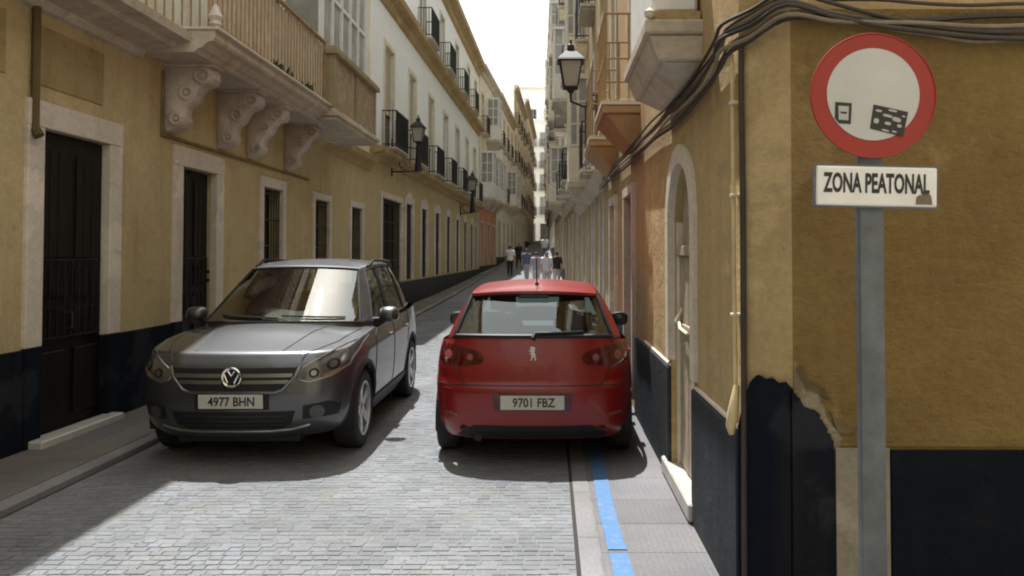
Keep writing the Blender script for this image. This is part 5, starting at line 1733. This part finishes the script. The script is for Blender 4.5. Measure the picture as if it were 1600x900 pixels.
for s in (-1, 1):
    f = lambda pts: pts if s > 0 else mir(pts)
    tl = [(.40, .90), (.42, .845), (.50, .83), (.66, .82), (.80, .83), (.832, .90), (.80, .985), (.70, .99), (.55, .965), (.44, .94)]
    t_ = patch(bg_, 'rear', f(tl), "tail_light", M['red_lens'], G, .006, .03, .03, round_it=1)
    for (a, b, r_, mt) in ((.715, .905, .072, 'red_lens_light'), (.52, .895, .052, 'red_lens_light')):
        ci = [(a + r_ * math.cos(t), b + r_ * math.sin(t)) for t in [2 * math.pi * k / 20 for k in range(20)]]
        rr = patch(bg_, 'rear', f(ci), "lamp_ring", M['red_lens'], t_, .013, .012, .02)
        ci = [(a + r_ * .5 * math.cos(t), b + r_ * .5 * math.sin(t)) for t in [2 * math.pi * k / 14 for k in range(14)]]
        patch(bg_, 'rear', f(ci), "lamp_lens", M[mt], t_, .018, .012, .02)
    patch(bg_, 'rear', f([(.62, .42), (.74, .425), (.74, .45), (.62, .445)]), "rear_reflector", M['red_lens_light'], G, .006, .01, .03)
    ax = 'right' if s > 0 else 'left'
    mb = MB()
    seam(bg_, ax, [(.80, .30), (.84, .6), (.78, .90), (.66, .95)], "", None, None, .005, .05, join=mb)
    seam(bg_, ax, [(-.10, .30), (-.10, .95)], "", None, None, .005, .05, join=mb)
    seam(bg_, ax, [(-.88, .66), (-.98, .85), (-1.0, .97)], "", None, None, .005, .05, join=mb)
    mb.build("door_seam", M['black'], G, smooth=True, origin=(0, 0, 0))
    for yv in (.05, -.85):
        patch(bg_, ax, [(yv - .09, .815), (yv + .09, .815), (yv + .09, .845), (yv - .09, .845)], "door_handle", M['red_paint_car'], G, .03, .035, .03, round_it=1)
mirrors(G, .60, 1.01, .80, M['black_plastic'])
# rampant animal badge, silver
mb = MB()
lion = [(-.022, .060), (-.004, .066), (.010, .058), (.020, .060), (.026, .048), (.018, .040), (.022, .028), (.014, .020), (.020, .006), (.030, -.008), (.024, -.020), (.034, -.040), (.030, -.058), (.018, -.056), (.018, -.036), (.006, -.022), (-.002, -.038), (-.010, -.058), (-.024, -.058), (-.014, -.036), (-.012, -.014), (-.008, .000), (-.024, -.006), (-.032, .002), (-.024, .008), (-.010, .012), (-.022, .022), (-.036, .024), (-.034, .034), (-.018, .034), (-.010, .040), (-.026, .046)]
patch(bg_, 'rear', [(a * .85, .925 + b * .88) for a, b in lion], "badge", M['badge'], G, .012, .012, .012)
# roof spoiler with high brake light, wiper, aerial
mb = MB()
vs = []; n = 12
for k in range(n + 1):
    x = -.535 + 1.07 * k / n; e = (x / .535) ** 2
    yb = -1.64 + .05 * e; zt = 1.437 - .026 * e
    vs += [(x, yb + .14, zt + .006), (x, yb - .115 + .05 * e, zt - .012), (x, yb - .12 + .05 * e, zt - .034), (x, yb + .02, zt - .045)]
fs = []
for k in range(n):
    for q in range(4): fs.append((4 * k + q, 4 * k + (q + 1) % 4, 4 * k + 4 + (q + 1) % 4, 4 * k + 4 + q))
fs += [(0, 1, 2, 3), tuple(4 * n + q for q in range(4))]
mb.add(vs, fs)
sp = mb.build("roof_spoiler", M['red_paint_car'], G, smooth=True, origin=(0, 0, 0), angle=40)
mb = MB(); mb.box(-.13, .13, -1.752, -1.70, 1.362, 1.402); mb.build("brake_light", M['black'], sp, bevel=.008, origin=(0, 0, 0))
mb = MB()
pts = [hit(bg_, 'rear', .02 + .40 * k / 6, 1.085 + .012 * k / 6) + Vector((0, -.016, 0)) for k in range(7)]
mb.tube(pts, .010, 6); mb.tube([hit(bg_, 'rear', .0, 1.045) + Vector((0, -.02, 0)), pts[0], pts[2]], [.024, .018, .012], 8)
mb.build("rear_wiper", M['black_plastic'], G, smooth=True, origin=(0, 0, 0))
mb = MB(); p = hit(bg_, 'top', 0.02, -1.36)
mb.tube([p + Vector((0, .02, -.005)), p + Vector((0, 0, .02))], [.025, .012], 8); mb.tube([p + Vector((0, 0, .02)), p + Vector((0, -.10, .14)), p + Vector((0, -.17, .24))], .006, 6)
mb.build("roof_aerial", M['black_plastic'], G, smooth=True, origin=(0, 0, 0))
seats(G, .08, -.92, 1.07, 'seat_blue')
mb = MB(); mb.hexa([(-.68, .50, .66), (.68, .50, .66), (.66, .92, .72), (-.66, .92, .72), (-.68, .50, .94), (.68, .50, .94), (.62, .92, .96), (-.62, .92, .96)])
mb.build("dashboard", M['seat'], G, bevel=.03, seg=2, origin=(0, 0, 0))
mb = MB(); mb.box(-.60, .60, -1.86, -1.22, .955, .98); mb.build("parcel_shelf", M['seat'], G, bevel=.008, origin=(0, 0, 0))
mb = MB()
mb.tube([Vector((-.36 + .18 * math.cos(t), .36 + .06 * math.sin(t), .92 + .16 * math.sin(t))) for t in [2 * math.pi * k / 24 for k in range(25)]], .014, 6)
mb.build("steering_wheel", M['black_plastic'], G, smooth=True, origin=(0, 0, 0))
mb = MB(); mb.box(-.12, .12, .22, .25, 1.315, 1.375); mb.build("interior_mirror", M['black_plastic'], G, bevel=.012, origin=(0, 0, 0))

# ================================================================== ROAD SIGN
sx, sy = 1.236, 3.0
def sg(px, py, d=3.0): return at(px, py, d)
P_ = thing("road_sign", (sx, sy, -0.01), "round red and white sign above a ZONA PEATONAL plate on a steel post", "road sign")
mb = MB(); mb.box(sx - .048, sx + .048, sy + .03, sy + .075, -0.06, 2.50)
pole = mb.build("pole", M['galv'], P_, bevel=0.006, seg=2)
mb = MB(); mb.lathe([(0.0, 2.503), (.03, 2.503), (.03, 2.498)], (sx, sy + .052, 0), 8); mb.build("pole_cap", M['black_plastic'], pole)
cz = at(1364, 148, 3.0).z
mb = MB(); rd = .241
mb.lathe([(0, .006), (rd - .002, .006), (rd, .004), (rd, -.003), (rd - .002, -.0045), (rd - .005, -.003), (rd - .007, -.0005), (0, -.0005)], (sx, sy, cz), 72, 'y')
disc = mb.build("sign_disc", M['sign_red'], P_, smooth=True, angle=30)
mb = MB(); mb.lathe([(0, -.0035), (rd * .735, -.0035), (rd * .735, 0)], (sx - .002, sy, cz + .004), 64, 'y'); mb.build("sign_face", M['sign_white'], disc)
def sticker(pts, mat, name, d=sy - .0055, par=disc):
    mb = MB()
    q = [at(px + 5, py, d) for px, py in pts]
    mb.prism(q, (0, .0008, 0))
    return mb.build(name, mat, par)
sticker([(1302, 158), (1328, 160), (1326, 193), (1308, 192), (1301, 184)], M['black'], "sticker")
sticker([(1307, 164), (1323, 165), (1322, 187), (1307, 186)], M['sticker'], "sticker_print", sy - .0066)
sticker([(1310, 173), (1320, 174), (1320, 177), (1310, 176)], M['black'], "sticker_print", sy - .0074)
sticker([(1362, 162), (1416, 174), (1408, 213), (1356, 200)], M['black'], "sticker")
# pale blotchy print on the black sticker
for (cx, cy, rx, ry, an) in ((1370, 172, 5, 2.2, .2), (1366, 188, 4, 5, .2), (1384, 180, 8, 2.5, .25), (1392, 172, 7, 2, .2), (1398, 186, 7, 4, .3), (1384, 192, 5, 3, .2), (1402, 196, 3.5, 3, .2), (1380, 203, 6, 1.8, .25), (1394, 205, 4, 1.6, .25), (1409, 181, 2.6, 1.6, .2)):
    sticker([(cx + rx * math.cos(t) * math.cos(an) - ry * math.sin(t) * math.sin(an) * (1 + .3 * math.sin(3 * t)), cy + rx * math.cos(t) * math.sin(an) + ry * math.sin(t) * (1 + .25 * math.cos(2 * t))) for t in [2 * math.pi * k / 12 for k in range(12)]], M['sticker'], "sticker_print", sy - .0066)
# name plate
pw, ph = .462, .152
pcn = at(1370, 291, 3.0)
mb = MB(); mb.box(-pw / 2, pw / 2, -.012, .012, -ph / 2, ph / 2)
pl = mb.build("name_plate", M['plate_white'], P_, bevel=0.008, seg=2, origin=(0, 0, 0))
pl.location = pcn - P_.location + Vector((0, .008, 0)); pl.rotation_euler = (0, math.radians(1.3), 0)
me = text_mesh("ZONA PEATONAL", .086, M['black'], "plate_lettering", 0.0028, 0.0006)
o = bpy.data.objects.new("plate_lettering", me); COL.objects.link(o); o.parent = pl
bbx = [v.co.x for v in me.vertices]; bby = [v.co.y for v in me.vertices]
o.scale = (.405 / (max(bbx) - min(bbx)), .078 / (max(bby) - min(bby)), 1)
o.location = (-.002 - (max(bbx) + min(bbx)) / 2 * o.scale[0], -.0132, .012 - (max(bby) + min(bby)) / 2 * o.scale[1]); o.rotation_euler = (math.pi / 2, 0, 0)
mb = MB(); mb.prism([(.148, -.0138, -.066), (.212, -.0138, -.066), (.206, -.0138, -.030), (.190, -.0138, -.024), (.160, -.0138, -.030), (.150, -.0138, -.04)], (0, .001, 0))
mb.build("torn_sticker", M['sticker_brown'], pl, origin=(0, 0, 0))
mb = MB(); mb.box(-pw / 2 - .004, pw / 2 + .004, -.006, .014, ph / 2 - .001, ph / 2 + .006); mb.box(-pw / 2 - .004, pw / 2 + .004, -.006, .014, -ph / 2 - .006, -ph / 2 + .001)
for s in (-1, 1): mb.box(s * (pw / 2 + .002) - .003, s * (pw / 2 + .002) + .003, -.006, .014, -ph / 2 + .001, ph / 2 - .001)
mb.build("plate_rim", M['galv'], pl, origin=(0, 0, 0))
mb = MB()
for z in (cz - .1, cz + .1, pcn.z): mb.box(sx - .06, sx + .06, sy + .013, sy + .085, z - .015, z + .015)
mb.build("clamp", M['galv'], P_, bevel=.004)

# ================================================================== LANTERNS
def lantern(name, c, wall_pt, label, scale=1.0, group='street lanterns on wall brackets', style=0):
    """Four-sided street lantern on an iron wall bracket. c: centre of the glass body."""
    c = Vector(c); wp = Vector(wall_pt); s = scale
    root = thing(name, tuple(wp), label, "street lantern", group)
    def pt(x, y, z): return c + Vector((x * s, y * s, z * s))
    t, b_ = .17, .105
    mb = MB()
    for a in (-1, 1):
        for d in (-1, 1):
            mb.tube([pt(a * b_, d * b_, -.24), pt(a * t, d * t, .17)], .012 * s, 6)
    def sq(r, z, th):
        for (p, q) in (((-r, -r), (r, -r)), ((r, -r), (r, r)), ((r, r), (-r, r)), ((-r, r), (-r, -r))):
            mb.tube([pt(p[0], p[1], z), pt(q[0], q[1], z)], th * s, 6)
    sq(b_, -.24, .014); sq(t, .17, .018)
    lf = mb.build("lamp_frame", M['iron'], root)
    mb = MB()
    prof = [(t * 1.28, .17), (t * 1.15, .20), (t * .55, .315), (t * .30, .34), (t * .34, .36), (t * .30, .43), (t * .10, .46), (t * .10, .52), (0, .54)]
    vs = []
    for (r_, z) in prof:
        for (a, d) in ((-1, -1), (1, -1), (1, 1), (-1, 1)): vs.append(pt(a * r_, d * r_, z))
    fs = [(4 * i + k, 4 * i + (k + 1) % 4, 4 * i + 4 + (k + 1) % 4, 4 * i + 4 + k) for i in range(len(prof) - 1) for k in range(4)] + [(0, 1, 2, 3)]
    mb.add(vs, fs); mb.build("lamp_roof", M['iron'], root, bevel=.006)
    for (p, q) in (((-1, -1), (1, -1)), ((1, -1), (1, 1)), ((1, 1), (-1, 1)), ((-1, 1), (-1, -1))):
        mb = MB(); i_ = .93
        mb.add([pt(p[0] * b_ * i_, p[1] * b_ * i_, -.235), pt(q[0] * b_ * i_, q[1] * b_ * i_, -.235), pt(q[0] * t * i_, q[1] * t * i_, .165), pt(p[0] * t * i_, p[1] * t * i_, .165)], [(0, 1, 2, 3)])
        mb.build("glass_pane", M['lamp_glass'], root)
    mb = MB()
    mb.tube([pt(0, 0, -.24), pt(0, 0, -.30), pt(0, 0, -.33)], [.08 * s, .05 * s, .02 * s], 10)
    low = pt(0, 0, -.33)
    if style == 0:
        e = Vector((wp.x, c.y, low.z - .14 * s))
        mb.tube([low, low + Vector((0, 0, -.12 * s)), low.lerp(e, .3) + Vector((0, 0, -.16 * s)), e], .02 * s, 8)
        mb.tube([e + Vector((0, 0, -.22 * s)), e + Vector((0, 0, .30 * s))], .022 * s, 8)
        for k in range(2):
            cc = e + (low - e) * (.25 + .25 * k); r_ = .07 * s
            mb.tube([cc + Vector((math.copysign(1, low.x - e.x) * r_ * math.cos(a), 0, r_ * math.sin(a) - .1 * s)) for a in [math.pi * q / 8 for q in range(15)]], .010 * s, 6)
    else:
        e = Vector((wp.x, c.y, low.z - .02))
        mb.tube([low, low + Vector((0, 0, -.75 * s))], [.05 * s, .11 * s], 8)
        dn = low + Vector((0, 0, -.75 * s))
        mb.tube([dn, Vector((wp.x, c.y, dn.z - .02))], .022 * s, 8)
        mb.tube([low + Vector((0, 0, -.1)), e], .016 * s, 8)
        mid = (dn + Vector((wp.x, c.y, dn.z))) / 2
        for k, r_ in enumerate((.16, .10)):
            mb.tube([mid + Vector((r_ * math.cos(a) * s - .05 * s * k, 0, .20 * s + r_ * math.sin(a) * s)) for a in [math.pi * q / 8 for q in range(14)]], .012 * s, 6)
        mb.tube([Vector((wp.x + .02, c.y, dn.z - .15)), Vector((wp.x + .02, c.y, e.z + .2))], .022 * s, 8)
    mb.build("bracket", M['iron'], root, smooth=True)
    return root
lantern("street_lantern", at(892, 112, 12.3), (.952, 12.3, 4.5), "black iron lantern on a curled bracket, on the right hand wall above the red hatchback", 1.0)
lantern("street_lantern", at(653, 208, 22.5), (-4.56, 22.5, 4.6), "black lantern on a scrolled bracket standing out from the left cornice of the white building", 1.0, style=1)
lantern("street_lantern", at(738, 288, 37.5), (-4.3, 37.5, 5.0), "small distant lantern over the far end of the white building's balconies", 1.25, style=1)

# ================================================================== CABLES AND PIPES ON THE CORNER
cb = thing("cable_bundle", (.93, 4.2, 2.8), "thick bundle of dark cables running along the right hand wall and round its corner", "cables")
x_ = .925
def lane(px_y):
    return [Vector((x_ - q[2], q[0], q[1])) for q in px_y]
strands = []
base_l = [(34, 3.42), (26, 3.32), (18, 3.14), (12.5, 3.0), (9.0, 2.90), (7.0, 2.84), (5.9, 2.81), (5.2, 2.80), (4.6, 2.805), (4.2, 2.83)]
for k in range(8):
    o1, o2 = -.085 + .022 * k + R.uniform(-.01, .01), R.uniform(0, .06)
    ph_ = R.uniform(0, 6)
    pts = [Vector((x_ - o2 * (1 if y_ < 14 else .5), y_, z_ + o1 + .018 * math.sin(y_ * 1.9 + ph_))) for (y_, z_) in base_l]
    # round the corner, lifting over the arris then spreading along the side wall
    pts += [Vector((.915 - o2, 3.99, 2.86 + o1)), Vector((.985, 3.86 - o2 * .5, 2.89 + o1)), Vector((1.10, 3.69 - o2, 2.925 + o1 * .8))]
    fan = [2.93, 2.90, 2.86, 2.82, 2.875, 2.795, 2.945, 2.84, 2.76, 2.90][k] - .03
    sag = [.0, .02, .03, .02, .05, .012, .0, .03, .02, .04][k]
    for q in range(1, 9):
        xx = 1.10 + q * .22
        u = q / 8
        pts.append(Vector((xx, 3.69 - o2 * .6, 2.925 + o1 * .8 * (1 - u) + (fan - 2.925) * min(1, u * 2.2) - sag * math.sin(math.pi * u) + .008 * math.sin(q * 1.7 + ph_))))
    pts.append(Vector((6.5, 3.69, fan - .02)))
    # smooth
    sm = []
    for i in range(len(pts) - 1):
        p0, p1, p2, p3 = pts[max(0, i - 1)], pts[i], pts[i + 1], pts[min(len(pts) - 1, i + 2)]
        for q in range(4):
            t = q / 4
            sm.append(0.5 * ((2 * p1) + (p2 - p0) * t + (2 * p0 - 5 * p1 + 4 * p2 - p3) * t * t + (3 * p1 - p0 - 3 * p2 + p3) * t ** 3))
    sm.append(pts[-1])
    mb = MB(); mb.tube(sm, R.choice((.009, .011, .014, .010)), 7)
    mb.build("cable", M['cable_grey' if k in (1, 2, 5) else 'cable'], cb, smooth=True)
cp = thing("wall_conduit", (.94, 3.97, .85), "cream painted conduit pipe running down the corner edge of the ochre building", "pipe")
mb = MB()
mb.tube([(.925, 4.10, 2.74), (.925, 4.05, 2.78), (.925, 4.0, 2.77), (.925, 3.985, 2.70), (.925, 3.975, 2.2), (.925, 3.97, 1.6), (.928, 3.965, 1.2), (.925, 3.96, 1.05)], .011, 10)
mb.build("pipe", M['pipe_cream'], cp, smooth=True)
mb = MB(); mb.tube([(.93, 3.955, 1.10), (.92, 3.945, 1.04), (.905, 3.935, .97), (.895, 3.935, .90), (.90, 3.94, .86)], [.014, .021, .026, .025, .014], 10)
mb.build("foam_plug", M['pipe_cream'], cp, smooth=True)
for z in (2.52, 2.05, 1.45):
    mb = MB(); mb.box(.907, .955, 3.955, 3.99, z - .008, z + .008)
    mb.build("pipe_clip", M['cream_paint'], cp, bevel=.003)
dc = MB(); dc.tube([(.955, 3.915, 2.84), (.952, 3.912, 2.6), (.957, 3.91, 2.0), (.956, 3.91, 1.5), (.955, 3.905, 1.1), (.952, 3.90, .6), (.95, 3.895, -.02)], .015, 8)
tag(dc.build("drop_cable", M['cable'], smooth=True, origin=(.955, 3.91, 0)), "black cable hanging straight down the corner beside the cream conduit", "cable")

# ================================================================== PEOPLE FAR UP THE STREET
def person(loc, height, rz, label, shirt, trousers, hair='hair_dark', stride=0.18, arm=0.12, group=None, sleeves='short'):
    root = thing("person", loc, label, "person", group, rz)
    H = height
    V, E, Rd = [], [], []
    def v(p, r, par=None):
        V.append(Vector(p) * H); Rd.append(r * H)
        i = len(V) - 1
        if par is not None: E.append((par, i))
        return i
    pel = v((0, 0, .53), .085)
    sp1 = v((0, .005, .62), .075, pel); sp2 = v((0, 0, .72), .088, sp1); sh = v((0, -.005, .80), .070, sp2)
    nk = v((0, 0, .855), .032, sh); hd = v((0, .01, .895), .048, nk); hm = v((0, .012, .935), .056, hd); ht = v((0, .005, .975), .044, hm)
    v((0, .065, .925), .010, hm)
    for s in (-1, 1):
        hp = v((s * .052, 0, .50), .068, pel)
        st = stride * s
        kn = v((s * .055, st * .45 + .02, .28), .042, hp); an = v((s * .055, st * .9 - .02, .05), .026, kn)
        he = v((s * .056, st * .9 - .03, .018), .022, an); v((s * .060, st * .9 + .09, .014), .018, he)
        so = v((s * .105, -.005, .795), .045, sh)
        el = v((s * .135, -st * arm * 3 - .01, .635), .028, so); wr = v((s * .138, -st * arm * 6 + .05, .50), .019, el)
        pa = v((s * .137, -st * arm * 6 + .062, .465), .020, wr)
        for k in range(4):
            f1 = v((s * .137 + (k - 1.5) * .001, -st * arm * 6 + .045 + k * .013, .435 - (.004 if k in (1, 2) else 0)), .0065, pa)
            v((s * .132, -st * arm * 6 + .047 + k * .013, .408 - (.006 if k in (1, 2) else 0)), .0055, f1)
        t1 = v((s * .128, -st * arm * 6 + .085, .452), .007, pa); v((s * .124, -st * arm * 6 + .092, .430), .006, t1)
    me = bpy.data.meshes.new("body"); me.from_pydata(V, E, [])
    o = bpy.data.objects.new("tmp", me); COL.objects.link(o)
    sk = o.modifiers.new("s", 'SKIN'); sk.use_smooth_shade = True
    for i, d in enumerate(me.skin_vertices[0].data):
        d.radius = (Rd[i], Rd[i]); d.use_root = (i == 0)
    for i in (pel, sp1, sp2): me.skin_vertices[0].data[i].radius = (Rd[i] * 1.25, Rd[i] * .85)
    ss = o.modifiers.new("ss", 'SUBSURF'); ss.levels = 1; ss.render_levels = 1
    dg = bpy.context.evaluated_depsgraph_get()
    bme = bpy.data.meshes.new_from_object(o.evaluated_get(dg)); bpy.data.objects.remove(o)
    bme.materials.clear(); bme.materials.append(M['skin'])
    bo = bpy.data.objects.new("body", bme); COL.objects.link(bo); bo.parent = root
    def garment(name, mat, test, push):
        bm = bmesh.new(); bm.from_mesh(bme); bm.normal_update()
        bmesh.ops.delete(bm, geom=[f for f in bm.faces if not test(f.calc_center_median() / H)], context='FACES')
        for q in bm.verts: q.co += q.normal * push
        m2 = bpy.data.meshes.new(name); bm.to_mesh(m2); bm.free()
        m2.materials.clear(); m2.materials.append(M[mat])
        for p in m2.polygons: p.material_index = 0; p.use_smooth = True
        oo = bpy.data.objects.new(name, m2); COL.objects.link(oo); oo.parent = root
    lim = .66 if sleeves == 'short' else .50
    garment("shirt", shirt, lambda c: (.50 < c.z < .835 and abs(c.x) < .105) or (lim < c.z < .85 and abs(c.x) >= .09), .016)
    garment("trousers", trousers, lambda c: .05 < c.z < .535 and abs(c.x) < .112, .012)
    garment("shoes", 'trouser_dark', lambda c: c.z < .045, .006)
    garment("hair", hair, lambda c: c.z > .905 and (c.y < .035 or c.z > .955) and abs(c.x) < .08, .010)
    return root
ppl = [(797, 44, 1.72, 0.1, "person in a pale top and dark trousers walking alone at far left", 'shirt_white', 'trouser_dark'),
       (851, 62, 1.90, .0, "tall dark haired person in a white shirt, farthest of the walkers", 'shirt_white', 'shirt_blue'),
       (854, 33, 1.66, 3.1, "person all in white walking in the middle of the distant street", 'shirt_white', 'trouser_pale'),
       (838, 34, 1.62, .1, "person in a lilac grey top and pale trousers ahead of the red car's aerial", 'shirt_lilac', 'trouser_pale'),
       (823, 40, 1.64, .2, "person with dark hair in a blue grey top between the lilac and dark walkers", 'shirt_blue', 'shirt_lilac'),
       (870, 35, 1.60, .0, "person in a black top and pale trousers close to the right hand wall", 'shirt_dark', 'trouser_pale'),
       (811, 52, 1.70, 3.0, "person in black clothes in the shade behind the lone walker", 'shirt_dark', 'trouser_dark')]
for (px, d, h_, rz, lb, s1, s2) in ppl:
    person(((px - 860) / 1230 * d, d, g(d)), h_, rz, lb, s1, s2, stride=R.uniform(.12, .22), group='people walking far up the street')
